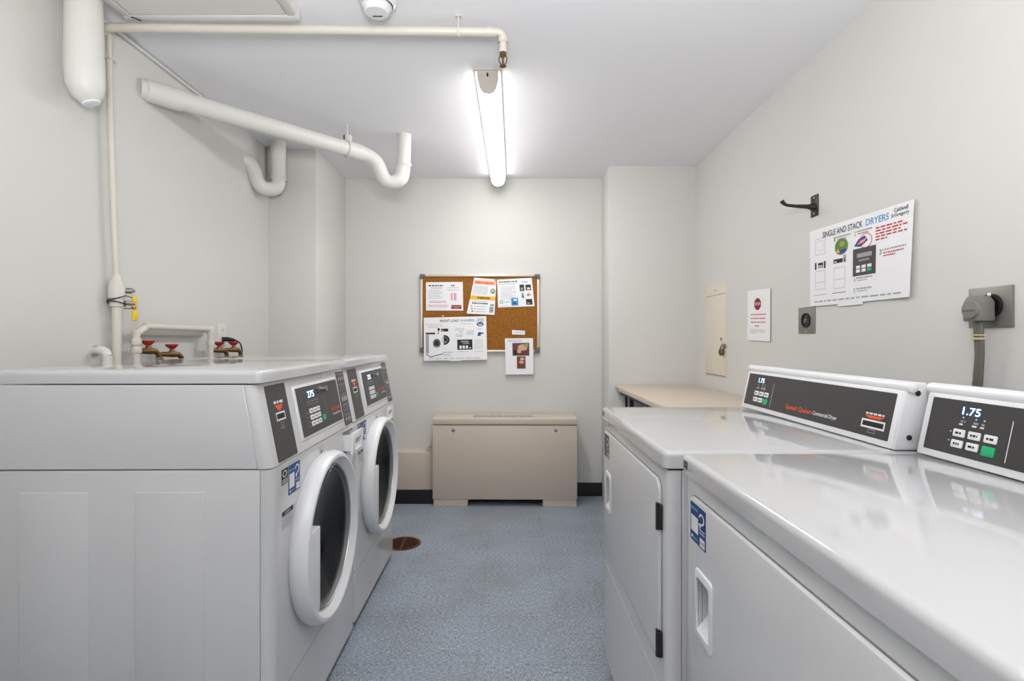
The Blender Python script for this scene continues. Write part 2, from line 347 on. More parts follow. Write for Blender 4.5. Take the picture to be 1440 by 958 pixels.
# ------------------------------------------------------------------ washers (local: x along the row, -y is the front, z up)
W, D = .70, .68
ftop = lambda c, d: abs(d.z) > .05 and c.y < .02
NC = Vector((0, .040, .203)).normalized()
def washer(loc, rz, drawer, label, group, number):
    t = empty('front_load_washer', loc, R(90)+rz); tag(t, label, 'washing machine', group)
    ce = (.330, .512)            # door centre (x, z)
    # cabinet behind the front sheet
    b = MB(); b.box(0, W, .0315, D, .03, .787, M_ENAM, .003, 2)
    for x, s in ((0, -1), (W, 1)):
        for y0, y1 in ((.164, .331), (.441, .609)):
            b.box(x-.003, x+.003, y0, y1, .12, .735, M_ENAM, .0028, 2)
    cab = b.build('cabinet', t)
    cut(cab, MB().cyl((ce[0], -.1, ce[1]), (ce[0], .40, ce[1]),   .196, M_ENAM, 56))
    b = MB(); b.box(0, W, 0, .030, .219, .787, M_ENAM, .024, 5, ftop)
    fp = b.build('front_panel', t)
    cut(fp, MB().cyl((ce[0], -.1, ce[1]), (ce[0], .10, ce[1]),   .196, M_ENAM, 56))
    cut(fp, MB().box(.550, .690, -.1, .1, .700, .777, M_ENAM))
    b = MB(); b.box(0, W, 0, .030, .03, .216, M_ENAM, .024, 5, ftop); b.build('kick_panel', t)
    # console and upper cabinet
    b = MB(); b.prism([(.005, .7895), (.045, .994), (.070, .994), (.036, .7895)], 0, W, 'x', M_ENAM, .02, 4,
                      lambda c, d: abs(d.z) > .1 and c.y < .04); con = b.build('console', t)
    b = MB(); b.prism([(.0375, .7895), (.0715, .994), (D, .994), (D, .7895)], 0, W, 'x', M_ENAM, .002, 1); b.build('upper_cabinet', t)
    b = MB(); b.box(-.001, W+.001, .030, D+.003, .9975, 1.030, M_TOP, .014, 5, lambda c, d: c.z > 1.0); b.build('lid', t)
    for x in (.06, W-.06):
        for y in (.06, D-.06):
            MB().lathe([(0, 0), (.020, 0), (.022, .006), (.012, .012), (.012, .032)], (x, y, 0), (0, 0, 1), M_BLACK, 16).build('foot', t)
    # console details
    T = basis((0, .005, .7895), (1, 0, 0), NC, (0, -NC.z, NC.y))
    p = MB(T); p.plate(.045, .165, .004, .200, 0, .0015, M_CHAR, .003); card = p.build('card_reader_plate', con)
    p = MB(T); p.greek(.078, .150, .055, .007, M_WPR, .002, .02); p.quad([(.080, .146), (.130, .146), (.118, .136), (.092, .136)], M_ORG, .002)
    p.quad([(.092, .136), (.118, .136), (.105, .130)], M_ORG, .002)
    p.frame(.078, .133, .105, .127, .004, M_WPR, .002); p.rect(.083, .128, .110, .122, M_BLACK, .0021)
    p.frame(.096, .115, .090, .099, .0015, M_GPR, .002); p.greek(.092, .083, .026, .003, M_GPR, .002); p.build('card_slot', con)
    p = MB(T); p.plate(.208, .590, .026, .184, 0, .003, M_PLAS, .004, .0015); p.plate(.222, .582, .034, .176, .0015, .0045, M_CHAR, .003); p.build('display_panel', con)
    n = .0049; a = MB(T)
    def U(u): return .222+.36*u
    def V(v): return .034+.142*v
    a.rect(U(.20), U(.36), V(.72), V(.90), M_DIGBG, n); a.text('275', U(.22), V(.75), .052, .020, M_DIGIT, n+.0003)
    a.build('display', con); a = MB(T)
    for i in range(5): a.rect(U(.20+i*.055), U(.215+i*.055), V(.66), V(.68), M_WPR, n); a.greek(U(.19+i*.055), V(.60), .012, .003, M_GPR, n)
    for j in range(4): a.greek(U(.13), V(.16+j*.09), .012, .003, M_GPR, n)
    a.rect(U(.60), U(.606), V(.20), V(.72), M_GPR, n); a.build('indicator_marks', con); a = MB(T)
    a.text('Speed Queen', U(.72), V(.27), .090, .017, M_ORG, n); a.text('Commercial Washer', U(.745), V(.19), .080, .008, M_WPR, n); a.build('lettering', con)
    for j in range(3):
        for i in range(3):
            q = MB(T); u0, v0 = U(.20+i*.085), V(.15+j*.135); q.plate(u0, u0+.024, v0, v0+.014, .0040, .0062, M_WPR, .002, .0006)
            q.rect(u0+.006, u0+.018, v0+.006, v0+.009, M_INK, .0064); q.build('button', con)
    q = MB(T); q.plate(U(.475), U(.475)+.024, V(.17), V(.17)+.017, .0040, .0062, M_GRN, .002, .0006); tag(q.build('button', con), 'green start button')
    q = MB(T); q.cyl((U(.60), V(.86), .004), (U(.60), V(.86), .018), .010, M_CHROME, 20, .009); q.rect(U(.60)-.001, U(.60)+.001, V(.86)-.006, V(.86)+.006, M_BLACK, .0185); q.build('key_lock', con)
    q = MB(T); q.cyl((U(.46), V(.84), .004), (U(.46), V(.84), .006), .007, M_BLACK, 16); q.disc(U(.46), V(.84), .0035, .0035, M_INKR, .0063); q.build('sensor', con)
    q = MB(T); q.plate(.606, .690, .004, .200, 0, .0015, M_CHAR, .003); q.build('instruction_plate', con)
    q = MB(T)
    for k in range(5):
        v0 = .012+k*.037; q.rect(.611, .685, v0+.032, v0+.0335, M_GPR, .002); q.greek(.614, v0+.027, .068, .003, M_GPR, .002)
        for i in range(3):
            q.frame(.616+i*.023, .632+i*.023, v0+.006, v0+.022, .0018, M_GPR if k != 2 else M_WPR, .002)
            if k % 2 == 0: q.disc(.624+i*.023, v0+.014, .004, .004, M_WPR, .0021, 10)
    q.build('pictograms', con)
    # door: a deep white ring with hinged glass and a grip plate
    door = MB(); C = (ce[0], 0, ce[1]); ax = (0, -1, 0)
    door.lathe([(.206, -.004), (.240, 0), (.247, .008), (.249, .026), (.245, .042), (.238, .050), (.230, .051), (.224, .047), (.213, .030), (.207, .026), (.206, -.006)], C, ax, M_PLAS, 72)
    dr = door.build('door', t)
    g = MB(); g.lathe([(.209, .027), (.206, .032), (.202, .031), (.200, .022), (.198, .014), (.196, .022), (.192, .021), (.188, .002), (.176, -.045)], C, ax, M_GASK, 64)
    g.lathe([(.205, .0315), (.2035, .034), (.202, .031)], C, ax, M_CHROME, 64); g.build('gasket', dr)
    gl = MB(); out = [(r_, -.050*(1-(r_/.193)**2)+.021) for r_ in (.193, .175, .15, .12, .08, .04, 0)]
    gl.lathe([(r_, h) for r_, h in out]+[(r_, h-.006) for r_, h in reversed(out)], C, ax, M_GLASS, 48); gl.build('glass', dr)
    # grip plate on the opening side (chord of the ring)
    pts = []; r = .222
    for i in range(13):
        zz = -.166+(.166+.070)*i/12; pts.append((C[0]-math.sqrt(max(r*r-zz*zz, 0)), C[2]+zz))
    poly = pts+[(C[0]-.128, C[2]+.070), (C[0]-.128, C[2]-.150), (C[0]-.136, C[2]-.166)]
    gp = MB(); gp.prism(poly, -.045, -.022, 'y', M_PLAS, .004, 2, lambda c, d: c.y < -.03); gp.build('handle', dr)
    dm = MB(); dm.lathe([(.174, -.045), (.215, -.060), (.235, -.08), (.235, -.36), (.20, -.385), (.05, -.375), (0, -.372)], C, ax, M_DRUM, 48)
    for k in range(3):
        a0 = R(90+120*k); e = Vector((math.cos(a0), 0, math.sin(a0))); q0 = Vector(C)+e*.215
        dm.tube([q0+Vector((0, .10, 0)), q0+Vector((0, .34, 0))], .028, M_DRUM, 10)
    dm.build('drum', t)
    # mark on the ring
    q = MB()
    for k in range(5):
        a0 = R(112-5*k); q.T = None
        x, z = C[0]+.229*math.cos(a0), C[2]+.229*math.sin(a0); q.box(x-.006, x+.006, -.0590, -.0575, z-.002, z+.002, M_GPR)
    q.build('ring_marking', dr)
    # detergent drawer
    y0 = -.036 if drawer else -.001
    q = MB(); q.box(.553, .687, y0, y0+.010, .702, .775, M_PLAS, .003, 2); df = q.build('detergent_drawer', t)
    cut(df, MB().box(.585, .660, y0-.01, y0+.007, .712, .752, M_PLAS, .006, 2))
    q = MB(); q.prism([(y0+.0005, .752), (y0+.007, .752), (y0+.007, .730)], .585, .660, 'x', M_GREYW); q.build('grip_lip', df)
    q = MB(); q.box(.560, .566, y0+.009, .12, .715, .768, M_PLAS); q.box(.674, .680, y0+.009, .12, .715, .768, M_PLAS); q.box(.560, .680, y0+.009, .12, .712, .716, M_PLAS)
    q.build('tray', df)
    q = MB(); q.box(.5505, .6895, .10, .105, .7005, .7765, M_GREYW); q.box(.5505, .553, .03, .10, .7005, .7765, M_GREYW); q.build('drawer_bay', t)
    # small plate with machine mark
    T2 = basis((0, 0, 0), (1, 0, 0), (0, 0, 1), (0, -1, 0)); q = MB(T2)
    q.plate(.325, .352, .738, .774, 0, .0012, M_GREYW, .002); q.frame(.325, .352, .738, .774, .0012, M_GPR, .0014)
    if number: q.text('1', .335, .746, .007, .020, M_INK, .0015)
    else: q.rect(.336, .342, .748, .766, M_INK, .0015)
    q.build('number_plate', t)
    # stickers
    q = MB(T2); q.plate(.090, .166, .698, .775, 0, .0006, M_BLUE, .002)
    q.rect(.094, .128, .714, .752, M_WPR, .0009); q.greek(.094, .758, .034, .006, M_TEAL, .0009, .009)
    q.ring(.146, .756, .014, .013, .35, M_WPR, .0009); q.rect(.128, .146, .742, .757, M_BLUE, .0011); q.quad([(.134, .742), (.150, .748), (.140, .731)], M_WPR, .0012)
    q.greek(.134, .722, .028, .003, M_TEAL, .0009); q.greek(.134, .727, .026, .002, M_WPR, .0009)
    q.rect(.140, .163, .702, .718, M_WPR, .0009); q.greek(.143, .708, .016, .004, M_GPR, .0012)
    q.disc(.100, .706, .004, .004, M_WPR, .0009); q.greek(.107, .704, .022, .004, M_TEAL, .0009)
    tag(q.build('sticker', t), 'dark blue sticker with white arrow')
    q = MB(T2); q.plate(.048, .086, .735, .775, 0, .0006, M_BLACK, .001); q.ring(.066, .762, .013, .009, .3, M_WPR, .0009); q.rect(.050, .084, .747, .7485, M_WPR, .0009)
    for k in range(3): q.greek(.050, .7375+k*.003, .034, .0015, M_WPR, .0009)
    tag(q.build('sticker', t), 'small black and white energy sticker')
    q = MB(T2); q.rect(.050, .120, .655, .667, M_INK, .0006); q.greek(.066, .658, .036, .006, M_GPR, .0009)
    for k in range(7): q.greek(.050, .650-k*.0045, .068, .0016, M_GPR, .0006)
    tag(q.build('sticker', t), 'warning text in black and grey')
    return t
washer((-.568, 1.262, 0), R(.7), True, 'nearer white front load washer with its soap drawer pulled slightly open', None, True)
washer((-.580, 1.968, 0), R(.3), False, 'farther white front load washer beyond the one with the open drawer', None, False)

# ------------------------------------------------------------------ dryers (local: x from far end to near end, -y is the front)
DW, DD = .69, .70
NV = Vector((0, .030, .139)).normalized()
def dryer(loc, sticker, label):
    t = empty('tumble_dryer', loc, R(-90)); tag(t, label, 'dryer')
    fr = lambda c, d: abs(d.z) > .05 and c.y < .02
    b = MB(); b.box(0, DW, .0315, DD, .07, .838, M_ENAM, .003, 2); b.build('cabinet', t)
    b = MB(); b.box(0, DW, 0, .030, .373, .838, M_ENAM, .020, 5, fr); fpn = b.build('front_panel', t)
    b = MB(); b.box(0, DW, -.001, .030, .07, .3705, M_ENAM, .020, 5, fr); b.build('lower_panel', t)
    b = MB(); b.box(-.002, DW+.002, -.006, DD, .8425, .878, M_TOP, .012, 5, lambda c, d: c.z > .85 or abs(d.z) > .02); b.build('worktop', t)
    b = MB(); b.box(.006, DW-.006, .005, DD-.01, .8375, .843, M_BLACK); b.build('worktop_gap_shade', t)  # black strip painted in for the shaded gap under the worktop
    for x in (.05, DW-.05):
        for y in (.05, DD-.05):
            MB().lathe([(0, 0), (.022, 0), (.024, .008), (.011, .016), (.011, .072)], (x, y, 0), (0, 0, 1), M_BLACK, 16).build('foot', t)
    T = basis((0, 0, 0), (1, 0, 0), (0, 0, 1), (0, -1, 0))
    b = MB(T); b.plate(.038, DW-.028, .428, .812, 0, .0012, M_GASK, .026); sl = b.build('door_seal', t)
    b = MB(T); b.plate(.040, DW-.030, .430, .810, .001, .008, M_ENAM, .024, .003)
    d = b.build('door', t); cu = MB(T); cu.plate(.095, .153, .580, .676, -.018, .05, M_PLAS, .008); cut(d, cu); cu = MB(T); cu.plate(.095, .153, .580, .676, -.018, .05, M_PLAS, .008); cut(fpn, cu); cu = MB(T); cu.plate(.095, .153, .580, .676, -.018, .05, M_PLAS, .008); cut(sl, cu)
    b = MB(T); b.plate(.086, .162, .566, .690, .007, .0115, M_PLAS, .008, .002); h = b.build('handle', d)
    cu = MB(T); cu.plate(.095, .153, .580, .676, -.05, .05, M_PLAS, .008); cut(h, cu)
    b = MB(T); b.add([(.095, .580, .0105), (.153, .580, .0105), (.153, .612, -.016), (.095, .612, -.016)], [(0, 1, 2, 3)], M_PLAS)
    b.build('handle_cup', d)
    for z in (.47, .735):
        b = MB(T); b.cyl((DW-.032, z-.028, .008), (DW-.032, z+.028, .008), .005, M_IRON, 12); b.plate(DW-.040, DW-.022, z-.026, z+.026, .001, .008, M_IRON, .002); b.build('hinge', d)
    # console
    b = MB(); b.prism([(.462, .879), (.488, 1.000), (.494, 1.016), (.530, 1.016), (.530, .879)], 0, DW, 'x', M_PLAS, .003, 2); con = b.build('console', t)
    b = MB(); b.box(.008, DW-.008, .530, .605, .879, 1.008, M_ENAM, .004, 2); b.build('console_housing', t)
    b = MB(); b.tube([(-.002, .497, 1.007), (DW+.002, .497, 1.007)], .0115, M_PLAS, 20); b.lathe([(.0115, 0), (.0105, .004), (.006, .007), (0, .008)], (-.002, .497, 1.007), (-1, 0, 0), M_PLAS, 20)
    b.lathe([(.0115, 0), (.0105, .004), (.006, .007), (0, .008)], (DW+.002, .497, 1.007), (1, 0, 0), M_PLAS, 20); b.build('top_rail', con)
    for y, z in ((.510, .995), (.492, .905)):
        b = MB(); b.lathe([(.005, 0), (.0055, .002), (.003, .003), (0, .0025)], (DW, y, z), (1, 0, 0), M_IRON, 14); b.build('screw', con)
    T = basis((0, .462, .879), (1, 0, 0), NV, (0, -NV.z, NV.y))
    b = MB(T); b.plate(.004, DW-.004, .001, .122, 0, .003, M_PLAS, .003, .0012); b.build('bezel', con)
    b = MB(T); b.plate(.018, .672, .014, .115, .0005, .0036, M_CHAR, .002); b.build('face_plate', con)
    n = .0040; a = MB(T)
    a.rect(.083, .128, .087, .105, M_DIGBG, n); a.text('1.75', .088, .0895, .036, .014, M_DIGIT, n+.0003)
    a.build('display', con); a = MB(T)
    for u in (.092, .118, .134): a.rect(u-.0015, u+.0015, .083, .0855, M_WPR, n); a.greek(u-.004, .075, .010, .004, M_GPR, n, .008); a.greek(u-.006, .070, .013, .003, M_WPR, n, .01)
    a.rect(.1835, .1850, .022, .092, M_WPR, n)
    for v in (.055, .038): a.rect(.070, .073, v, v+.002, M_WPR, n)
    a.build('indicator_marks', con); a = MB(T)
    a.text('Speed Queen', .272, .026, .125, .017, M_ORG, n); a.text('Commercial Dryer', .402, .028, .098, .013, M_WPR, n); a.build('lettering', con)
    for i in range(3):
        for j in range(2):
            u0 = .078+i*.031+(.0 if j else .003)*0; v0 = .028+j*.020; g = (i == 2 and j == 0)
            q = MB(T); q.plate(u0, u0+.024, v0-(.003 if g else 0), v0+.014, .0032, .0052, M_GRN if g else M_WPR, .002, .0006)
            if not g: q.greek(u0+.005, v0+.005, .014, .004, M_INK, .0054, .006)
            o = q.build('button', con)
            if g: tag(o, 'green start button')
    q = MB(T); q.greek(.594, .062, .056, .004, M_WPR, n, .012); q.quad([(.592, .060), (.652, .060), (.640, .054), (.604, .054)], M_ORG, n); q.frame(.585, .657, .032, .051, .004, M_WPR, n)
    q.rect(.589, .653, .036, .047, M_BLACK, n); q.frame(.610, .632, .022, .030, .0015, M_GPR, n); q.build('card_slot', con)
    # sticker on the door and plate on the worktop edge
    T = basis((.020, 0, .222), (1, 0, 0), (0, 0, .725), (0, -1, 0)); B_ = M_BLUE if sticker == 'blue' else M_CHAR
    q = MB(T); k = .0086; q.plate(.038, .112, .703, .800, 0.0075, k, B_, .002); k += .0003
    q.rect(.042, .078, .728, .768, M_WPR, k) if sticker == 'blue' else q.frame(.042, .078, .728, .768, .003, M_GPR, k)
    q.ring(.094, .774, .013, .014, .35, M_WPR, k); q.rect(.078, .094, .760, .775, B_, k+.0002); q.quad([(.080, .760), (.098, .766), (.088, .748)], M_WPR, k+.0003)
    q.greek(.042, .783, .036, .007, M_TEAL if sticker == 'blue' else M_GPR, k, .009)
    for v in (.745, .738): q.greek(.084, v, .024, .003, M_WPR, k)
    q.rect(.086, .109, .707, .728, M_WPR, k); q.greek(.089, .714, .017, .006, M_GPR, k+.0002); q.disc(.048, .714, .004, .004, M_WPR, k); q.greek(.055, .711, .022, .005, M_TEAL, k)
    tag(q.build('sticker', d), 'dark blue sticker' if sticker == 'blue' else 'dark grey sticker')
    q = MB(basis((0, -.006, 0), (1, 0, 0), (0, 0, 1), (0, -1, 0))); q.plate(.014, .034, .853, .868, 0, .0008, M_STEEL, .001)
    q.rect(.017, .031, .856, .865, M_INK, .001); q.greek(.018, .859, .012, .003, M_GPR, .0012); q.build('nameplate', t)
    return t
dryer((.322, 1.748, 0), 'grey', 'farther white tumble dryer beside the beige folding table')
dryer((.353, 1.040, 0), 'blue', 'nearest white tumble dryer with a blue sticker, under the plugged-in cord')

# ------------------------------------------------------------------ heater cabinet
HX0, HX1, HY = -.495, .459, 3.435
t = empty('convector_heater', (-.018, 3.56, 0), R(-.7)); tag(t, 'beige floor standing convector heater cabinet against the rear wall', 'heater'); ox, oy = .018, -3.56
tr = Matrix.Translation((ox, oy, 0))
b = MB(tr); b.box(HX0, HX1, HY, 3.655, .046, .536, M_BEIGE, .004, 2); b.build('cabinet', t)
b = MB(tr); b.box(HX0-.002, HX1+.002, HY-.004, 3.660, .540, .580, M_BEIGE, .004, 2); top = b.build('top_cover', t)
cu = MB(tr)
for x0, x1 in ((-.232, -.134), (-.126, -.032), (-.024, .068), (.077, .170)): cu.box(x0, x1, 3.50, 3.600, .56, .60, M_BEIGED)
cut(top, cu)
for x0, x1 in ((-.232, -.134), (-.126, -.032), (-.024, .068), (.077, .170)):
    b = MB(tr); b.box(x0, x1, 3.50, 3.60, .561, .564, M_BEIGED)
    for k in range(7): y = 3.506+k*.0145; b.box(x0, x1, y, y+.003, .564, .571, M_BEIGE)
    b.build('vent_grille', t)
for x0, x1 in ((HX0+.006, HX0+.232), (HX1-.225, HX1-.004)):
    b = MB(tr); b.box(x0, x1, HY+.004, 3.64, 0, .046, M_BEIGE, .002, 1); b.build('foot', t)
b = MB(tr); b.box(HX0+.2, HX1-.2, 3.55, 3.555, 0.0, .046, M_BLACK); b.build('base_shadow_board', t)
for x in (-.358, .318):
    b = MB(tr); b.lathe([(0, .006), (.003, .005), (.009, .004), (.011, 0)], (x, HY, .503), (0, -1, 0), M_STEEL, 18); b.build('latch', t)

# ------------------------------------------------------------------ folding table
t = empty('folding_table', (.96, 2.8, 0)); tag(t, 'beige laminate folding table in the corner behind the farther dryer', 'table'); tr = Matrix.Translation((-.96, -2.8, 0))
TZ = .803
b = MB(tr); b.box(.703, 1.222, 2.16, 3.405, TZ-.032, TZ, M_TABLE, .006, 3); tp = b.build('tabletop', t)
b = MB(tr); b.box(.73, 1.20, 2.19, 3.38, TZ-.055, TZ-.032, M_BLACK); b.build('apron', t)
b = MB(tr); b.cyl((.7035, 3.33, TZ-.014), (.6995, 3.33, TZ-.014), .005, M_BRN, 10); b.build('screw', t)
for y, dy in ((3.22, .10), (2.36, -.10)):
    for x in (.765, 1.16):
        b = MB(tr); b.tube([(x, y, 0), (x, y, TZ-.05)], .012, M_IRON, 12); b.tube([(x-.03, y+dy*.2, TZ-.05), (x-.012, y+.0, .25)], .008, M_IRON, 10); b.build('leg', t)
    b = MB(tr); b.tube([(.765, y, .18), (1.16, y, .18)], .010, M_IRON, 10); b.build('leg_brace', t)

# ------------------------------------------------------------------ pinboard on the rear wall and its papers
def back_board():
    x0, _, z1 = BW(591, 386); x1, _, z0 = BW(758.5, 495.5)
    t = empty('bulletin_board', ((x0+x1)/2, YB, z0)); tag(t, 'cork bulletin board with pale frame and grey corner caps on the rear wall', 'bulletin board')
    tr = Matrix.Translation((-(x0+x1)/2, -YB, -z0))
    b = MB(tr); b.box(x0+.008, x1-.008, 3.664, YB, z0+.008, z1-.008, M_CORK); b.build('cork_panel', t)
    f = MB(tr); w_ = .016
    f.box(x0+.02, x1-.02, 3.655, YB, z1-w_, z1, M_ALU, .003, 2); f.box(x0+.02, x1-.02, 3.655, YB, z0, z0+w_, M_ALU, .003, 2)
    f.box(x0, x0+w_, 3.655, YB, z0+.02, z1-.02, M_ALU, .003, 2); f.box(x1-w_, x1, 3.655, YB, z0+.02, z1-.02, M_ALU, .003, 2); f.build('frame', t)
    c = .034
    for sx in (0, 1):
        for sz in (0, 1):
            X, Z = (x0, x1)[sx], (z0, z1)[sz]; dx, dz = (c, -c)[sx], (c, -c)[sz]
            b = MB(tr); q = .019; sgx = 1 if dx > 0 else -1; sgz = 1 if dz > 0 else -1; e = .002
            P = [(X-e*sgx, Z-e*sgz), (X+dx, Z-e*sgz), (X+dx, Z+q*sgz), (X+q*sgx, Z+q*sgz), (X+q*sgx, Z+dz), (X-e*sgx, Z+dz)]
            b.prism(P, 3.652, YB, 'y', M_CORNER, .002, 2); b.build('corner_cap', t)
back_board()

def sheet_map(c, nrm, bend=None):
    c = [Vector(p) for p in c]; nrm = Vector(nrm)      # corners bl, br, tr, tl
    def Fm(u, v, n):
        p = c[0]*(1-u)*(1-v)+c[1]*u*(1-v)+c[2]*u*v+c[3]*(1-u)*v
        return p+nrm*(n+(bend(u, v) if bend else 0))
    return Fm
def paper(name, c, nrm, m, label, cat, art, bend=None, group=None, thick=.0009):
    Fm = sheet_map(c, nrm, bend); t = empty(name, Fm(.5, 0, 0)); tr = Matrix.Translation(-Fm(.5, 0, 0))
    G = lambda u, v, n: tr @ Fm(u, v, n)
    b = MB(G); b.rect(0, 1, 0, 1, m, thick, 14, 10); b.rect(0, 1, 0, 1, m, 0, 14, 10)
    for a, q in (((0, 0), (1, 0)), ((1, 0), (1, 1)), ((1, 1), (0, 1)), ((0, 1), (0, 0))):
        for k in range(12):
            p = [(a[0]+(q[0]-a[0])*s/12, a[1]+(q[1]-a[1])*s/12) for s in (k, k+1)]
            b.add([(p[0][0], p[0][1], 0), (p[1][0], p[1][1], 0), (p[1][0], p[1][1], thick), (p[0][0], p[0][1], thick)], [(0, 1, 2, 3)], m)
    b.build('sheet', t)
    b = MB(lambda u, v, n: G(u, v, n+thick)); art(b); b.build('print', t, 20)
    tag(t, label, cat, group); return t, G
BN = (0, -1, 0)
def bc(Y, *p): return [BW(a, b_, Y) for a, b_ in p]     # bl, br, tr, tl

def art1(b):
    b.greek(.07, .855, .40, .045, M_INK, lw=.08); b.greek(.68, .855, .12, .045, M_INK, lw=.06)
    for v in (.80, .765): b.greek(.14, v, .30, .018, M_INKG)
    for k in range(6): b.greek(.07, .70-k*.055, .38 if k % 3 else .30, .016, M_INKG)
    for v in (.79, .71): b.greek(.58, v, .32, .02, M_INKG)
    b.rect(.67, .72, .36, .62, M_INKP); b.rect(.75, .82, .36, .62, M_INKP)
    b.greek(.10, .335, .42, .018, M_INKP); b.greek(.10, .285, .48, .022, M_INKR); b.frame(.06, .60, .13, .21, .006, M_INKP); b.greek(.08, .15, .50, .035, M_INKP); b.greek(.35, .09, .2, .015, M_INKP)
    b.rect(.68, .95, .06, .195, M_MAR); b.greek(.70, .13, .23, .02, M_PEACH, .0008); b.greek(.75, .09, .12, .02, M_PEACH, .0008)
paper('notice_sheet', bc(3.6615, (599, 437), (651.5, 437), (650.8, 396.7), (599, 397)), BN, M_PAPER, 'white notice with a dark red box, leftmost sheet on the cork board', 'paper', art1)
def art2(b):
    b.greek(.30, .95, .5, .02, M_PEACH); b.rect(.04, .97, .83, .93, M_PEACH); b.greek(.10, .855, .76, .05, M_ORG, .0008)
    for k in range(6): b.greek(.06, .76-k*.04, .62, .014, M_INKG)
    b.ring(.87, .66, .10, .07, .4, M_DKG); b.disc(.88, .65, .04, .03, M_OLIVE)
    b.rect(0.0, 1, .40, .51, M_YINK); b.greek(.28, .43, .50, .05, M_INK, .0008); b.greek(.1, .35, .6, .015, M_INKG)
    b.greek(.12, .285, .62, .035, M_INK); 
    for k, m in ((0, M_OLIVE), (1, M_DKG), (2, M_MAR)): b.disc(.12+.03*k, .215-.07*k, .03, .02, m); b.greek(.22, .205-.07*k, .45, .016, M_INKG)
    b.rect(.80, .95, .06, .22, M_GPR); b.rect(.82, .96, .24, .30, M_TEAL)
paper('flyer_sheet', bc(3.6595, (656.4, 441.3), (695.4, 443), (698.2, 393.2), (667, 390.5)), BN, M_PAPER, 'tilted flyer with orange and yellow bands on the cork board', 'paper', art2,
      bend=lambda u, v: .006*(1-v)**2*(1-u))
def art3(b):
    b.greek(.04, .88, .55, .05, M_DKG, lw=.07); b.greek(.70, .85, .18, .04, M_TEAL); b.greek(.05, .81, .52, .025, M_INKG)
    for k in range(9): b.greek(.10, .72-k*.055, .42-.1*(k % 3 == 2), .014, M_INKG)
    for u, v, w_, h, m in ((.63, .55, .13, .23, M_BLACK), (.80, .57, .15, .20, M_BLACK), (.78, .06, .17, .20, M_BLACK), (.37, .05, .19, .27, M_LBLUE)): b.rect(u, u+w_, v, v+h, m)
    b.rect(.66, .72, .58, .68, M_GPR, .0008); b.rect(.84, .92, .60, .67, M_WPR, .0008); b.rect(.81, .88, .09, .14, M_GPR, .0008)
    b.rect(.41, .50, .10, .17, M_BLUE, .0008); b.rect(.44, .53, .22, .28, M_WPR, .0008)
    b.quad([(.66, .33), (.74, .30), (.72, .50), (.68, .50)], M_TEAL); b.quad([(.69, .32), (.73, .28), (.70, .44)], M_BLACK, .0008); b.quad([(.80, .42), (.95, .38), (.88, .50)], M_INKP); b.disc(.85, .39, .02, .03, M_INK)
    b.ring(.10, .19, .05, .07, .45, M_TEAL); b.greek(.18, .17, .16, .03, M_TEAL); b.greek(.06, .03, .28, .015, M_INKG)
paper('information_sheet', bc(3.6610, (700.4, 432.6), (751.8, 430.8), (747.7, 390.9), (699, 393.4)), BN, M_PAPER, 'white information sheet with dark pictures, top right on the cork board', 'paper', art3)
def logo(b, u, v, w_, h):
    b.text('Caldwell', u+w_*.05, v+h*.52, w_*.85, h*.46, M_INK); b.text('&', u-w_*.13, v, w_*.18, h*.42, M_LBLUE); b.text('Gregory', u+w_*.08, v-h*.08, w_*.9, h*.5, M_INK)
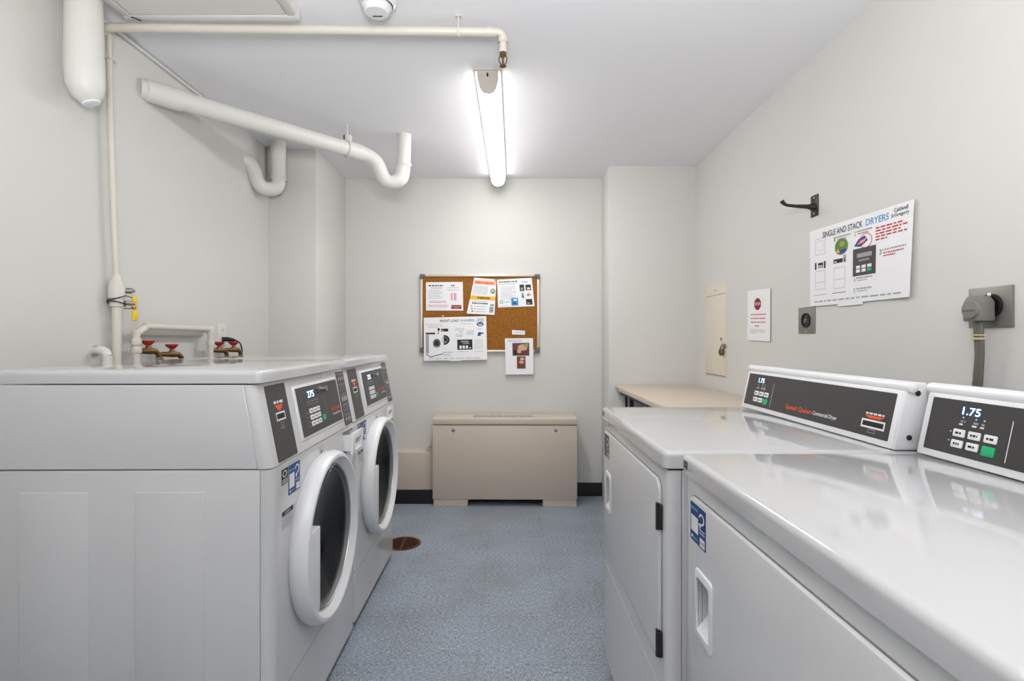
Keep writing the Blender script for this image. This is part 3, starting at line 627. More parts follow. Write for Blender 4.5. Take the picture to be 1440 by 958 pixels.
def artW(b):
    b.text('FRONT LOAD', .26, .885, .30, .06, M_INK); b.text('WASHERS', .58, .885, .23, .058, M_LBLUE); logo(b, .85, .88, .12, .08)
    b.greek(.03, .83, .25, .012, M_INKP); b.greek(.07, .79, .25, .012, M_INKP); b.greek(.07, .77, .17, .01, M_INKP); b.greek(.61, .83, .15, .014, M_YINK)
    # two drawn washers
    b.rect(.03, .08, .17, .60, M_INKG, .0005); b.rect(.03, .18, .61, .65, M_BLACK); b.quad([(.03, .15), (.10, .075), (.31, .15), (.31, .165), (.10, .095), (.04, .165)], M_INK)
    b.disc(.205, .40, .062, .105, M_GPR, .0006); b.disc(.205, .40, .055, .098, M_BLACK, .0008); b.ring(.205, .40, .042, .075, .12, M_GPR, .001); b.disc(.205, .32, .028, .018, M_GPR, .001)
    b.rect(.22, .255, .69, .75, M_BLACK); b.rect(.23, .245, .66, .70, M_GPR); b.rect(.22, .24, .62, .65, M_BLACK); b.rect(.275, .39, .67, .735, M_BLACK); b.rect(.285, .315, .68, .71, M_GPR, .0008)
    b.disc(.315, .475, .095, .115, M_BLACK, .0008, 20, -90, 90); b.disc(.335, .42, .03, .02, M_GPR, .001); b.ring(.33, .48, .045, .07, .14, M_GPR, .001)
    b.greek(.30, .19, .16, .008, M_INK)
    for k in range(4): b.greek(.31, .165-k*.022, .12, .007, M_INKG)
    for k in range(3): b.greek(.50, .73-k*.02, .15, .007, M_INKG)
    b.quad([(.54, .67), (.62, .655), (.61, .645)], M_INK)
    for k in range(10): b.greek(.50 if k < 4 else .68, .60-k*.02+.16*(k > 3), .12, .007, M_INKG)
    b.rect(.53, .77, .24, .475, M_BLACK); b.rect(.59, .71, .41, .445, M_GPR, .0008); b.greek(.62, .37, .10, .025, M_GPR, .0008)
    for i in range(3): b.rect(.565+i*.05, .600+i*.05, .265, .335, M_WPR, .0008)
    b.rect(.72, .75, .27, .29, M_WPR, .0008)
    b.ring(.90, .82, .055, .05, .4, M_BLUE); b.disc(.90, .83, .03, .02, M_LBLUE); b.ring(.885, .71, .03, .022, .3, M_TAN); b.quad([(.85, .55), (.91, .555), (.90, .59), (.95, .60), (.95, .625), (.87, .64)], M_BLUE)
    for k in range(6): b.greek(.80, .46-k*.04, .14, .008, M_INKG)
    b.greek(.52, .19, .20, .01, M_INKG); b.greek(.80, .19, .15, .01, M_INKG); b.greek(.08, .04, .86, .012, M_INKG)
pw, G = paper('washer_poster', bc(3.6505, (596.3, 507.6), (685.2, 506), (683.8, 444.8), (595.8, 447)), BN, M_CARD, 'front load washers instruction poster hanging off the lower left of the cork board', 'poster', artW, thick=.0015)
b = MB(G); b.plate(.40, .58, -.022, .01, -.001, .0004, M_PAPER, .004); b.build('tape', pw)
def artP(b):
    b.rect(.26, .86, .52, .87, M_BRN); b.disc(.62, .74, .17, .09, M_TAN, .0008); b.disc(.50, .64, .10, .05, M_TAN, .0008); b.disc(.75, .80, .08, .05, M_OLIVE, .0008); b.disc(.68, .62, .12, .05, M_MAR, .0008)
    b.rect(.26, .86, .52, .545, M_BLACK, .0009); b.disc(.36, .62, .07, .07, M_BLACK, .0009); b.disc(.33, .78, .05, .04, M_MAR, .0009)
    b.rect(.41, .72, .16, .50, M_BRN); b.disc(.57, .34, .09, .04, M_TAN, .0008); b.disc(.60, .43, .08, .04, M_PEACH, .0008); b.disc(.48, .27, .06, .06, M_MAR, .0008)
    for k in range(3): b.greek(.1, .90+k*.025, .5, .01, M_INKG)
paper('photo_sheet', bc(3.6520, (711.3, 527), (750.2, 526.6), (749.6, 475.6), (710, 476)), BN, M_PAPER, 'white page with two brown photographs hanging off the lower right of the cork board', 'paper', artP)
def artS(b): b.greek(.15, .45, .7, .12, M_GPR)
paper('paper_strip', bc(3.6600, (720.3, 470.5), (738.1, 471), (738.4, 465.3), (720, 464.2)), BN, M_PAPER, 'small white paper strip on the bare part of the cork board', 'paper', artS)
for px, py, Y, m, lb in ((623, 444.6, 3.650, M_WPR, 'white push pin at the top of the washers poster'), (697, 394.5, 3.658, M_RED, 'red push pin in the corner of the orange flyer')):
    p = BW(px, py, Y); b = MB(); b.lathe([(.001, -.012), (.0015, 0), (.005, .001), (.003, .004), (.003, .008), (.005, .010), (0, .011)], p, BN, m, 12); tag(b.build('push_pin'), lb, 'push pin')

# ------------------------------------------------------------------ things on the right wall
RN = (-1, 0, 0)
def artD(b):
    b.text('SINGLE AND STACK', .16, .865, .42, .075, M_INK); b.text('DRYERS', .61, .865, .20, .075, M_LBLUE); logo(b, .845, .87, .13, .10)
    for u, num, v in ((.29, '1', .78), (.50, '2', .78), (.50, '4', .235), (.50, '5', .11)):
        b.text(num, u, v, .016, .055, M_OLIVE); b.greek(u+.025, v+.035, .15, .02, M_INKG); b.greek(u+.035, v+.010, .10, .012, M_INKR if (u > .4 and v > .5) else M_INKG)
    b.text('3', .735, .50, .018, .06, M_DKG); b.greek(.76, .54, .20, .018, M_INKG); b.greek(.77, .505, .17, .014, M_INKR); b.greek(.77, .475, .10, .014, M_INKR)
    for u, w_ in ((.05, .15), (.27, .15)):
        if u < .1:
            b.frame(u+.02, u+w_-.01, .66, .87, .003, M_INKG, tv=.005); b.frame(u+.04, u+w_-.03, .71, .84, .002, M_INKG, tv=.004)
        b.frame(u+.02, u+w_-.01, .21 if u < .1 else .19, .45, .003, M_INKG, tv=.005); b.rect(u+.02, u+w_-.01, .30, .305, M_INKG)
        b.rect(u, u+w_, .135, .142, M_GPR if u < .1 else M_INK)
    b.rect(.065, .085, .475, .565, M_INK); b.rect(.105, .165, .49, .555, M_INK); b.rect(.175, .195, .475, .565, M_INK); b.greek(.112, .50, .045, .02, M_WPR, .0008)
    b.rect(.285, .385, .505, .555, M_INK); b.rect(.39, .42, .50, .59, M_INKG); b.rect(.40, .41, .51, .545, M_INK, .0008); b.greek(.295, .515, .03, .015, M_WPR, .0008)
    b.disc(.37, .70, .072, .105, M_INKG, .0005); b.disc(.37, .70, .066, .095, M_DKG, .0008); b.disc(.37, .66, .060, .05, M_BLUE, .001, 16, 180, 360); b.quad([(.31, .64), (.36, .62), (.34, .68)], M_YINK, .0012); b.disc(.38, .73, .030, .035, M_OLIVE, .0012)
    b.quad([(.50, .66), (.56, .64), (.63, .70), (.60, .76), (.54, .73)], M_BLUE); b.quad([(.53, .67), (.60, .68), (.62, .73), (.56, .71)], M_INKP, .0008); b.quad([(.56, .66), (.60, .67), (.61, .70)], M_BRN, .001); b.ring(.612, .70, .058, .085, .08, M_INKR, .0012)
    for k in range(5): b.greek(.70, .80-k*.033, (.24, .27, .22, .26, .10)[k], .016, M_INKR, lw=.04)
    b.rect(.49, .705, .305, .625, M_CHAR); b.rect(.53, .67, .515, .565, M_GPR, .0008); b.greek(.55, .47, .10, .025, M_GPR, .0008)
    for i in range(3):
        for j in range(2): b.rect(.523+i*.053, .562+i*.053, .345+j*.045, .380+j*.045, M_GRN if (i == 2 and j == 0) else M_WPR, .0008)
    b.greek(.06, .045, .88, .018, M_INKG, lw=.06)
X0 = 1.228
dc = [RW(1141, 431.3, X0), RW(1284.5, 417.5, X0), RW(1288.5, 280, X0), RW(1140.5, 326, X0)]
pd, G = paper('dryer_poster', dc, RN, M_CARD, 'single and stack dryers instruction poster taped to the right wall', 'poster', artD,
              bend=lambda u, v: .016*max(0, u-.72)**1.5*(1.4-v)/.15*.35+.004, thick=.0012)
b = MB(G); b.plate(.33, .58, -.03, .015, -.0035, .0004, M_PAPER, .006); b.build('tape', pd)
def artT(b):
    o = [(.47+.16*math.cos(R(22.5+45*k))/.924*.92, .72+.125*math.sin(R(22.5+45*k))/.924*.92) for k in range(8)]
    b.quad(o, M_MAR); b.text('STOP', .35, .695, .245, .055, M_WPR, .0009)
    for k, (u, w_) in enumerate(((.17, .66), (.18, .64), (.18, .64), (.36, .22))): b.greek(u, .505-k*.075, w_, .020, M_INKR, lw=.09)
    for k in range(4): b.greek(.14, .215-k*.025, .68 if k < 3 else .25, .008, M_INKG)
paper('stop_sign', [RW(1052, 478.5, X0), RW(1084, 480.5, X0), RW(1084.3, 405.3, X0), RW(1052.6, 409.5, X0)], RN, M_CARD, 'white notice with a red stop octagon on the right wall', 'sign', artT,
      bend=lambda u, v: .003, thick=.0015)
# electrical cupboard door
_, ya, za = RW(993, 403.5); _, yb, zb = RW(1022, 529)
zb = .888; za = 1.432; t = empty('electrical_panel', (XR, (ya+yb)/2, zb)); tag(t, 'cream steel electrical panel set in the right wall above the folding table', 'electrical panel')
T = basis((0, -(yb-ya)/2, 0), (0, -1, 0), (0, 0, 1), (-1, 0, 0)); T = basis((0, (ya-yb)/2, 0), (0, -1, 0), (0, 0, 1), (-1, 0, 0)); pwid = ya-yb; ph = za-zb
b = MB(T); b.plate(0, pwid, 0, ph, 0, .004, M_PANEL, .003, .001); b.build('cover', t)
b = MB(T); b.plate(.014, pwid-.010, .008, ph-.070, .0042, .0075, M_PANEL, .002, .001); dd = b.build('door', t)
b = MB(T); b.rect(.012, pwid-.008, ph-.0695, ph-.067, M_BEIGED, .0045); b.rect(.012, pwid-.008, .0045, .007, M_BEIGED, .0045); b.build('seam', t)
b = MB(T); b.plate(pwid*.45, pwid*.55, ph-.043, ph-.035, .004, .008, M_GREYW, .002); b.build('label_holder', t)
b = MB(T); b.plate(pwid-.065, pwid-.035, .195, .240, .0075, .010, M_PANEL, .004); b.cyl((pwid-.05, .218, .009), (pwid-.05, .218, .014), .008, M_STEEL, 14); b.build('latch', dd)
b = MB(T); b.plate(pwid-.045, pwid+.006, .165, .190, .0075, .012, M_STEEL, .004); b.build('hasp', dd)
T2 = basis((XR, ya, zb), (0, -1, 0), (0, 0, 1), (-1, 0, 0)); lx = pwid-.022; lz = .150
pl = empty('padlock', (XR, yb, zb+.1)); tag(pl, 'small brass and steel padlock hanging on the electrical panel', 'padlock'); T3 = Matrix.Translation((-XR, -yb, -zb-.1)) @ T2
b = MB(T3); b.lathe([(0, 0), (.019, 0), (.021, .003), (.021, .014), (.019, .017), (0, .017)], (lx, lz-.006, .013), (0, 0, 1), M_BRASS, 22); b.build('body', pl)
b = MB(T3); b.tube([(lx+.012*math.cos(R(a)), lz+.010+.020*math.sin(R(a)), .0215) for a in range(0, 181, 20)], .0035, M_CHROME, 10); b.build('shackle', pl)
b = MB(T3); b.cyl((lx, lz-.006, .030), (lx, lz-.006, .0315), .006, M_BLACK, 12); b.build('keyhole', pl)
# coat hook
t = empty('wall_hook', (XR, 2.085, 1.637)); tag(t, 'dark iron hook on the right wall left of the dryer poster', 'hook')
b = MB(); b.box(-.005, 0, -.024, .024, -.042, .044, M_IRON, .002, 2); b.build('back_plate', t)
b = MB(); b.tube([(-.004, 0, -.004), (-.03, 0, -.002), (-.08, 0, .0), (-.115, 0, .004), (-.128, 0, .012), (-.134, 0, .022)], 0, M_IRON, 12, rs=[.016, .009, .0065, .006, .0075, .009]); b.build('arm', t)
for z in (-.030, .032):
    b = MB(); b.lathe([(0, .003), (.004, .002), (.005, 0)], (-.005, 0, z), (-1, 0, 0), M_STEEL, 10); b.build('screw', t)
# empty round outlet
_, y0, z0 = RW(1124, 468); _, y1, z1 = RW(1147, 431); z0, z1 = 1.128, 1.236
t = empty('wall_outlet', (XR, (y0+y1)/2, z0)); tag(t, 'steel outlet plate with an unused round black socket below the dryer poster', 'outlet')
T = basis((0, (y0-y1)/2, 0), (0, -1, 0), (0, 0, 1), (-1, 0, 0)); a = y0-y1; h = z1-z0
b = MB(T); b.plate(0, a, 0, h, 0, .004, M_STEEL, .003, .001); b.build('cover_plate', t)
b = MB(T); b.lathe([(.030, 0), (.030, .006), (.027, .006), (.026, .002), (0, .002)], (a/2, h*.5, .003), (0, 0, 1), M_BLACK, 30); b.lathe([(0, .007), (.006, .006), (.007, 0)], (a/2, h*.5, .005), (0, 0, 1), M_GASK, 14)
for k in range(3):
    q = R(90+120*k); b.box(a/2+.015*math.cos(q)-.003, a/2+.015*math.cos(q)+.003, h*.5+.015*math.sin(q)-.003, h*.5+.015*math.sin(q)+.003, .0052, .0056, M_GASK)
b.build('socket', t)
for v in (.010, h-.010):
    b = MB(T); b.lathe([(0, .002), (.004, .001), (.004, 0)], (a/2, v, .004), (0, 0, 1), M_CHROME, 12); b.build('screw', t)
# plate with the dryer plug
_, y0, _ = RW(1365, 460); _, y1, _ = RW(1427, 460); z0, z1 = 1.134, 1.238
t = empty('wall_outlet', (XR, (y0+y1)/2, z0)); tag(t, 'grey steel outlet plate above the nearest dryer with a plug in it', 'outlet')
a = y0-y1; h = z1-z0; T = basis((0, a/2, 0), (0, -1, 0), (0, 0, 1), (-1, 0, 0))
b = MB(T); b.plate(0, a, 0, h, 0, .006, M_STEEL, .003, .0015); b.build('cover_plate', t)
b = MB(T); b.lathe([(.030, 0), (.030, .008), (.025, .008), (.024, .004), (0, .004)], (a*.56, h*.53, .005), (0, 0, 1), M_BLACK, 28); b.build('socket', t)
b = MB(T); b.lathe([(0, .003), (.004, .002), (.005, 0)], (a*.56, h*.80, .013), (0, 0, 1), M_WPR, 12); b.build('screw', t)
t = empty('dryer_power_cord', (XR, (y0+y1)/2, 0)); tag(t, 'grey power cord and plug hanging behind the nearest dryer', 'power cord')
T = basis((0, a/2, z0), (0, -1, 0), (0, 0, 1), (-1, 0, 0)); u = a*.50; v = h*.50
b = MB(T); b.prism([(u-.026, v-.036), (u+.026, v-.036), (u+.026, v+.012), (u+.014, v+.028), (u-.014, v+.028), (u-.026, v+.012)], .014, .052, 'z', M_GREYPLUG, .004, 2)
b.lathe([(0, .010), (.022, .008), (.026, 0)], (u, v-.006, .050), (0, 0, 1), M_GREYPLUG, 24); b.box(u-.018, u+.018, v-.010, v-.006, .058, .0605, M_CORD, .001, 1); b.build('plug', t)
for k in range(3):
    q = (k-1)*.0085; b = MB(T); b.tube([(u+q, v-.03, .033), (u+q, v-.07, .033), (u+q*.9-.001, v-.12, .030), (u+q-.008, v-.19, .028), (u+q-.012, v-.26, .026), (u+q-.012, v-.9, .03)], .0047, M_CORD, 12, 5); b.build('conductor', t)
b = MB(T); b.box(u-.016, u+.015, v-.083, v-.077, .026, .040, M_TANTIE, .001, 1); b.box(u-.016, u+.015, v-.073, v-.069, .026, .040, M_TANTIE, .001, 1); b.build('cable_tie', t)

# ------------------------------------------------------------------ pipes and plumbing
b = MB(); t = empty('sprinkler_pipe', (-.7, 1.82, 2.19)); tag(t, 'thin cream sprinkler pipe running across the ceiling from the left wall', 'pipe'); tr = Matrix.Translation((.7, -1.82, -2.19))
b = MB(tr); b.tube([(-1.405, 1.79, 2.176), (-.04, 1.845, 2.192)], .0150, M_CREAM, 18); b.build('run', t)
b = MB(tr); b.tube([(-.05, 1.845, 2.192), (-.033, 1.846, 2.192), (-.022, 1.847, 2.186), (-.017, 1.848, 2.174), (-.017, 1.848, 2.120)], .0135, M_CREAM, 18, 5)
b.lathe([(.0165, 0), (.0165, .018)], (-.017, 1.848, 2.155), (0, 0, 1), M_CREAM, 18); b.lathe([(.017, 0), (.017, .02)], (-.075, 1.8435, 2.192), (1, 0, 0), M_CREAM, 18); b.build('elbow', t)
hx = BW(645, 40, 1.84)[0]; b = MB(tr); b.tube([(hx, 1.83, ZC-.001), (hx, 1.83, 2.215), (hx, 1.822, 2.20), (hx, 1.835, 2.175), (hx, 1.856, 2.19), (hx, 1.85, 2.205)], .004, M_CREAM, 10, 4)
b.box(hx-.010, hx+.010, 1.822, 1.838, ZC-.004, ZC, M_CREAM); b.build('hanger', t)
sp = t; t = empty('sprinkler_head', (.683, .028, -.07)); t.parent = sp; tag(t, 'small brass sprinkler head')
b = MB(); b.lathe([(.011, .006), (.012, 0), (.012, -.010), (.008, -.013), (.005, -.018), (0, -.019)], (0, 0, 0), (0, 0, 1), M_BRASS, 18)
b.lathe([(.0035, -.015), (.004, -.036), (.002, -.040)], (0, 0, 0), (0, 0, 1), M_BRN, 10); b.build('body', t)
for s in (-1, 1):
    b = MB(); b.tube([(s*.009, 0, -.008), (s*.014, 0, -.022), (s*.010, 0, -.036), (0, 0, -.044)], .0022, M_BRASS, 8, 4); b.build('yoke_arm', t)
b = MB(); b.lathe([(0, -.044), (.004, -.044), (.012, -.046), (.012, -.048), (0, -.048)], (0, 0, 0), (0, 0, 1), M_BRASS, 18); b.build('deflector', t)

# tall riser with gas valve
rx = -1.402; ry = 1.868
t = empty('gas_riser_pipe', (rx, ry, .9)); tag(t, 'cream painted vertical pipe on the left wall ending in the yellow handled valve', 'pipe'); tr = Matrix.Translation((-rx, -ry, -.9))
b = MB(tr); b.tube([(rx, ry-.035, 2.176), (rx, ry-.030, 1.9), (rx, ry-.012, 1.5), (rx, ry, 1.33)], .0095, M_CREAM, 14); b.build('upper_pipe', t)
b = MB(tr); b.tube([(rx, ry, .05), (rx, ry, 1.25)], .0145, M_CREAM, 16); b.build('lower_pipe', t)
b = MB(tr); b.lathe([(.0145, 0), (.021, .004), (.022, .03), (.026, .034), (.027, .075), (.020, .09), (.013, .115), (.010, .12)], (rx, ry, 1.218), (0, 0, 1), M_CREAM, 20); b.build('coupling', t)
b = MB(tr); b.box(rx-.013, rx+.012, ry-.051, ry-.015, 2.088, 2.096, M_CREAM); b.box(rx-.028, rx, ry-.036, ry-.030, 2.088, 2.096, M_CREAM); b.build('pipe_clip', t)
b = MB(tr); b.tube([(rx+.026*math.cos(R(a)), ry+.028*math.sin(R(a)), 1.252+.010*math.sin(R(a+40))) for a in range(0, 361, 20)], .002, M_IRON, 8)
b.tube([(rx+.026*math.cos(R(a)), ry+.028*math.sin(R(a)), 1.232-.008*math.sin(R(a))) for a in range(0, 361, 20)], .002, M_IRON, 8)
b.tube([(rx+.02, ry+.02, 1.262), (rx+.03, ry+.045, 1.25), (rx+.03, ry+.04, 1.22), (rx+.02, ry+.01, 1.215)], .0017, M_IRON, 8, 4); b.build('wire_loop', t)
b = MB(tr); b.cyl((rx+.015, ry+.01, 1.225+.055), (rx+.035, ry+.028, 1.225+.055), .010, M_STEEL, 12); b.cyl((rx+.018, ry+.018, 1.283), (rx+.022, ry+.055, 1.283), .007, M_STEEL, 10); b.cyl((rx+.02, ry+.01, 1.235), (rx+.03, ry+.045, 1.235), .008, M_STEEL, 12); b.build('valve_stem', t)
b = MB(tr); b.box(rx+.026, rx+.034, ry+.036, ry+.058, 1.222, 1.262, M_YEL, .003, 2); b.box(rx+.027, rx+.033, ry+.040, ry+.054, 1.205, 1.225, M_STEEL, .001, 1); b.box(rx+.026, rx+.034, ry+.038, ry+.062, 1.172, 1.214, M_YEL, .004, 2); tag(b.build('lever_handle', t), 'yellow lever handle')

# drain stub left of the riser
t = empty('drain_stub_pipe', (-1.43, 1.80, 1.05)); tag(t, 'short white pipe elbow low on the left wall behind the nearer washer', 'pipe'); 
b = MB(); b.tube([(0, 0, .015), (.025, 0, .016), (.040, 0, .010), (.047, 0, -.004), (.048, 0, -.03), (.048, 0, -.3)], .015, M_PIPE, 18, 5); b.lathe([(.018, 0), (.018, .02)], (.048, 0, -.045), (0, 0, 1), M_PIPE, 18)
b.lathe([(.019, .004), (.019, -.006)], (.004, 0, .015), (1, 0, 0), M_PIPE, 18); b.build('elbow', t)

# water supply loop
t = empty('water_supply_pipe', (-1.40, 2.1, 1.0)); tag(t, 'cream water pipe loop feeding the four red handled faucets on the left wall', 'pipe'); tr = Matrix.Translation((1.40, -2.1, -1.0)); px = -1.372
b = MB(tr); b.tube([(px, 1.925, .7), (px, 1.925, 1.105), (px, 1.930, 1.125), (px, 1.975, 1.150), (px, 2.0, 1.153), (px, 2.36, 1.152), (px, 2.42, 1.150)], .013, M_CREAM, 16, 4); b.build('loop', t)
b = MB(tr); b.tube([(px, 2.405, 1.150), (px, 2.405, .7)], .013, M_CREAM, 16); b.tube([(px, 2.41, 1.150), (px-.05, 2.44, 1.150)], .013, M_CREAM, 14); b.build('drop', t)
b = MB(tr); b.tube([(px-.03, 1.975, 1.128), (px-.03, 2.38, 1.128)], .011, M_CREAM, 14); b.build('rear_run', t)
for y, z in ((1.925, 1.095), (1.925, 1.065), (2.405, 1.140), (2.405, 1.085)):
    b = MB(tr); b.lathe([(.0165, -.012), (.0175, -.008), (.0175, .008), (.0165, .012)], (px, y, z), (0, 0, 1), M_CREAM, 18); b.build('fitting', t)
def faucet(y, z, label):
    t = empty('faucet', (-1.372, y, z)); tag(t, label, 'faucet', 'red handled faucets on the left wall')
    b = MB(); b.tube([(-.012, -.035, 0), (.0, -.02, .0), (.012, 0, 0), (.022, .022, -.002), (.026, .034, -.014), (.027, .037, -.03)], 0, M_BRASS, 14, rs=[.009, .010, .013, .011, .010, .010])
    b.lathe([(.011, 0), (.009, .012), (.006, .016), (.004, .026)], (.010, 0, .006), (0, 0, 1), M_BRASS, 14); b.build('body', t)
    b = MB(); poly = []
    for k in range(40):
        a = 2*math.pi*k/40; r = .021+.0035*math.cos(5*a); poly.append((.010+r*math.cos(a), r*math.sin(a)))
    vs = [(x, yy, .040) for x, yy in poly]+[(.010+(x-.010)*.45, yy*.45, .028) for x, yy in poly]+[(x, yy, .035) for x, yy in poly]+[(.010+(x-.010)*.45, yy*.45, .022) for x, yy in poly]
    n = 40; fs = []
    for k in range(n):
        j = (k+1) % n; fs += [(k, j, n+j, n+k), (2*n+k, 3*n+k, 3*n+j, 2*n+j), (k, 2*n+k, 2*n+j, j)]
    fs += [tuple(range(n, 2*n)), tuple(reversed(range(3*n, 4*n)))]
    b.add(vs, fs, M_RED); tag(b.build('handle', t), 'red handwheel')
    b = MB(); b.lathe([(.014, 0), (.014, -.010), (.012, -.014), (.010, -.05), (.009, -.22)], (.027, .037, -.026), (0, 0, 1), M_CHROME, 16); b.build('hose_connector', t); return t
faucet(1.975, 1.060, 'first red handled brass faucet from the yellow handled valve'); faucet(2.115, 1.044, 'second red handled brass faucet from the yellow handled valve')
faucet(2.460, 1.052, 'third red handled brass faucet, right beside the cream pipe drop'); faucet(2.590, 1.052, 'last red handled brass faucet, just below the black washer plug')

# wall outlet and washer plug
t = empty('wall_outlet', (XL, 2.60, 1.13)); tag(t, 'white outlet plate on the left wall with a black plug', 'outlet')
T = basis((0, -.035, -.06), (0, 1, 0), (0, 0, 1), (1, 0, 0)); b = MB(T); b.plate(0, .07, 0, .115, 0, .006, M_PIPE, .004, .002); b.build('cover_plate', t)
b = MB(T); b.plate(.018, .052, .066, .096, .006, .008, M_PIPE, .004); b.plate(.018, .052, .020, .050, .006, .008, M_PIPE, .004); b.rect(.027, .029, .074, .086, M_BLACK, .0085); b.rect(.041, .043, .074, .086, M_BLACK, .0085); b.build('receptacle', t)
t = empty('washer_power_cord', (XL, 2.60, 1.10)); tag(t, 'black plug and thin cord drooping from the left wall behind the washers', 'power cord')
b = MB(); b.tube([(.008, 0, .004), (.03, .004, .004), (.050, .015, .001), (.058, .024, -.001)], 0, M_BLACK, 12, rs=[.012, .012, .009, .006]); b.build('plug', t)
b = MB(); b.tube([(.056, .022, 0), (.068, .045, -.012), (.072, .060, -.04), (.072, .064, -.09), (.072, .064, -.5)], .0035, M_BLACK, 10, 6); b.build('cable', t)

# drain pipe with trap across the ceiling
t = empty('drain_pipe', (-1.0, 2.4, 2.1)); tag(t, 'long white drain pipe with a P trap slanting below the ceiling', 'pipe'); tr = Matrix.Translation((1.0, -2.4, -2.1))
p0 = Vector((-1.44, 2.035, 2.085)); p1 = Vector((-.80, 2.80, 2.108))
b = MB(tr); b.tube([p0, p1], .0385, M_PIPE, 28); b.build('run', t)
b = MB(tr); dv = (p1-p0).normalized()
b.lathe([(.0385, 0), (.0435, .002), (.0435, .13), (.0385, .131)], p0+dv*.02, dv, M_PIPE, 28); b.build('wall_collar', t)
b = MB(tr); b.lathe([(.0385, 0), (.0430, .001), (.0430, .088), (.039, .09)], p1-dv*.075, dv, M_PIPE, 28); b.build('joint_collar', t)
q = [(-.80, 2.80, 2.108), (-.762, 2.838, 2.103), (-.722, 2.863, 2.075), (-.703, 2.874, 2.035), (-.690, 2.880, 2.000), (-.662, 2.885, 1.975), (-.625, 2.890, 1.975), (-.592, 2.893, 2.000), (-.582, 2.895, 2.040), (-.578, 2.895, 2.07)]
b = MB(tr); b.tube(q, .0390, M_PIPE, 28, 4); b.build('trap', t)
b = MB(tr); b.tube([(-.578, 2.895, 2.05), (-.572, 2.897, ZC)], .0365, M_PIPE, 28); b.lathe([(.0415, 0), (.0415, .014), (.037, .016)], (-.5755, 2.8955, 2.062), (.02, 0, 1), M_PIPE, 28); b.build('riser', t)
hp = Vector((-.845, 2.745, 0)); b = MB(tr); b.tube([(hp.x, hp.y, 2.140), (hp.x, hp.y, ZC)], .004, M_PIPE, 10); b.box(hp.x-.010, hp.x+.022, hp.y-.012, hp.y+.012, 2.142, 2.178, M_PIPE, .003, 2); b.cyl((hp.x-.018, hp.y, 2.168), (hp.x-.006, hp.y, 2.168), .012, M_BRN, 12)
b.lathe([(.0425, 0), (.0425, .016)], Vector((hp.x, hp.y, 2.1065))-dv*.008, dv, M_PIPE, 28); b.build('hanger', t)

# second trap in the corner
t = empty('drain_pipe', (-1.36, 2.95, 2.0)); tag(t, 'short white P trap pipe in the upper left corner beside the pier', 'pipe'); tr = Matrix.Translation((1.36, -2.95, -2.0))
q = [(-1.45, 2.86, 2.085), (-1.425, 2.875, 2.075), (-1.408, 2.895, 2.035), (-1.405, 2.915, 1.995), (-1.388, 2.94, 1.965), (-1.355, 2.965, 1.958), (-1.325, 2.985, 1.975), (-1.315, 2.99, 2.01), (-1.315, 2.99, 2.05)]
b = MB(tr); b.tube(q, .0390, M_PIPE, 24, 4); b.build('trap', t)
b = MB(tr); b.tube([(-1.315, 2.99, 2.03), (-1.315, 2.99, ZC)], .0400, M_PIPE, 24); b.lathe([(.044, 0), (.044, .012)], (-1.315, 2.99, 2.015), (0, 0, 1), M_PIPE, 24); b.build('riser', t)
b = MB(); nn = 14; vs = []; random.seed(3)
for i in range(nn+1):
    z = ZC-.004-i*(ZC-1.99)/nn; w_ = .036*(1-.5*i/nn); 
    for k in range(8):
        a = 2*math.pi*k/8; rr = w_*(1+random.uniform(-.16, .16)); vs.append((-1.398+rr*math.cos(a)*.75, 3.085+rr*math.sin(a)*.75, z))
b.add(vs, [(i*8+k, i*8+(k+1) % 8, (i+1)*8+(k+1) % 8, (i+1)*8+k) for i in range(nn) for k in range(8)]+[tuple(range(nn*8, nn*8+8))], M_PLASTER)
tag(b.build('mortar_patch'), 'rough lumpy mortar strip behind the corner P trap', 'mortar')

# fat insulated pipe end
t = empty('insulated_pipe', (-1.352, 1.665, 1.86)); tag(t, 'thick white insulated vertical pipe end high on the left wall', 'pipe')
b = MB(); b.tube([(0, -.004, .38), (0, -.002, .2), (0, 0, .10), (.002, .002, .055), (.006, .006, .022), (.010, .010, .004)], 0, M_PIPE, 32, rs=[.050, .052, .054, .053, .042, .024]); b.build('jacket', t)
b = MB(); b.lathe([(0, .004), (.024, .003), (.027, 0), (.027, -.006)], (.012, .012, .004), (.3, .2, -1), M_CEIL, 24); b.build('end_cap', t)
# elbow fitting where the pipes meet the corner of the ceiling
t = sp
tr = Matrix.Translation((.7-1.395, -1.82+1.77, -2.19+2.18))
b = MB(tr); b.tube([(-.006, -.035, 0), (-.006, .045, -.002)], .017, M_CREAM, 16); b.lathe([(.020, 0), (.022, .004), (.022, .03), (.019, .034)], (-.006, -.01, 0), (0, 1, 0), M_CREAM, 18); b.build('union', t)
b = MB(tr); b.tube([(-.026, .045, .045), (-.026, .70, .050)], .006, M_PIPE, 10); b.build('wall_conduit', t)

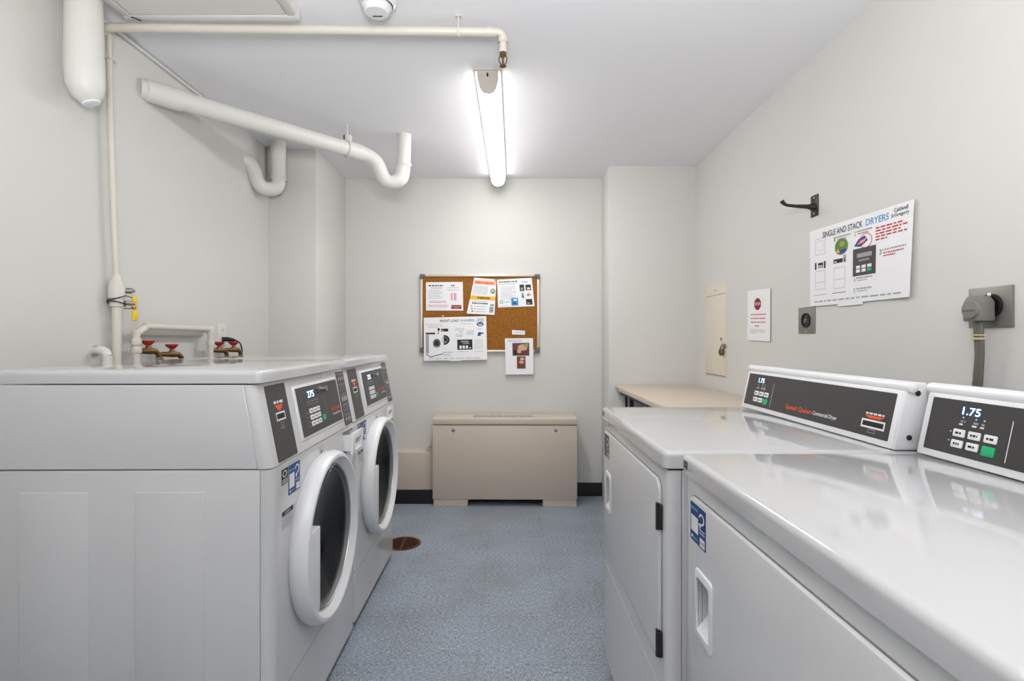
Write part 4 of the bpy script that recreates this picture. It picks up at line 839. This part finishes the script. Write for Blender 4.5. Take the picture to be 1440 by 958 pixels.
# ceiling box top left
x0, x1, y0, y1 = -1.30, -.712, 1.05, 1.785
t = empty('ceiling_box', ((x0+x1)/2, (y0+y1)/2, ZC)); tag(t, 'white painted metal box fixed to the ceiling above the nearer washer', 'ceiling box'); tr = Matrix.Translation((-(x0+x1)/2, -(y0+y1)/2, -ZC))
zb_ = 2.192
b = MB(tr); b.box(x0, x1, y0, y1, zb_+.010, ZC, M_PIPE, .002, 1); b.build('housing', t)
f = MB(tr); w_ = .030
f.box(x0, x1, y1-w_, y1, zb_, zb_+.012, M_PIPE, .005, 2); f.box(x0, x1, y0, y0+w_, zb_, zb_+.012, M_PIPE, .005, 2); f.box(x1-w_, x1, y0+w_, y1-w_, zb_, zb_+.012, M_PIPE, .005, 2); f.box(x0, x0+w_, y0+w_, y1-w_, zb_, zb_+.012, M_PIPE, .005, 2); f.build('frame', t)
b = MB(tr); b.box(x0+w_+.003, x1-w_-.003, y0+w_+.003, y1-w_-.003, zb_+.003, zb_+.010, M_PIPE, .002, 1); b.build('door', t)
b = MB(tr); b.tube([(x0+.03, y1-.028, zb_-.001), (x0+.045, y1-.022, zb_-.004), (x0+.05, y1-.01, zb_-.002)], .002, M_IRON, 8, 4); b.build('wire_catch', t)

# smoke detector
c = (-.432, 1.735)
t = empty('smoke_detector', (c[0], c[1], ZC)); tag(t, 'round white smoke detector on the ceiling', 'smoke detector')
b = MB(); b.lathe([(.064, 0), (.064, -.010), (.058, -.020), (.050, -.026)], (0, 0, 0), (0, 0, 1), M_PLAS, 40); b.build('base', t)
b = MB(); b.lathe([(.050, -.026), (.050, -.030), (.044, -.034), (.042, -.046), (.036, -.051), (0, -.053)], (-.004, .0, 0), (0, 0, 1), M_PLAS, 40); b.lathe([(.0505, -.027), (.0505, -.029)], (-.004, 0, 0), (0, 0, 1), M_BLACK, 40); b.build('sensor_cover', t)
b = MB(); b.box(-.020, .012, .010, .014, -.0535, -.050, M_BLACK); b.build('slot', t)

# floor drain
t = empty('floor_drain', (-.565, 2.815, 0)); tag(t, 'round rusty brown floor drain grate beside the farther washer', 'drain')
b = MB(); b.lathe([(.096, .0005), (.094, .003), (.084, .004), (.080, .0025), (.080, .0008)], (0, 0, 0), (0, 0, 1), M_RUST, 48); b.build('rim', t)
b = MB(); b.lathe([(.0, .0008), (.081, .0008)], (0, 0, 0), (0, 0, 1), M_RIMB, 40); b.build('sump', t)
b = MB()
for k in range(-7, 8):
    y = k*.0105; h = math.sqrt(.081**2-y*y); b.box(-h, h, y-.0013, y+.0013, .0012, .0030, M_RUST)
b.box(-.006, .006, -.080, .080, .001, .0038, M_RUST); b.build('grate', t)
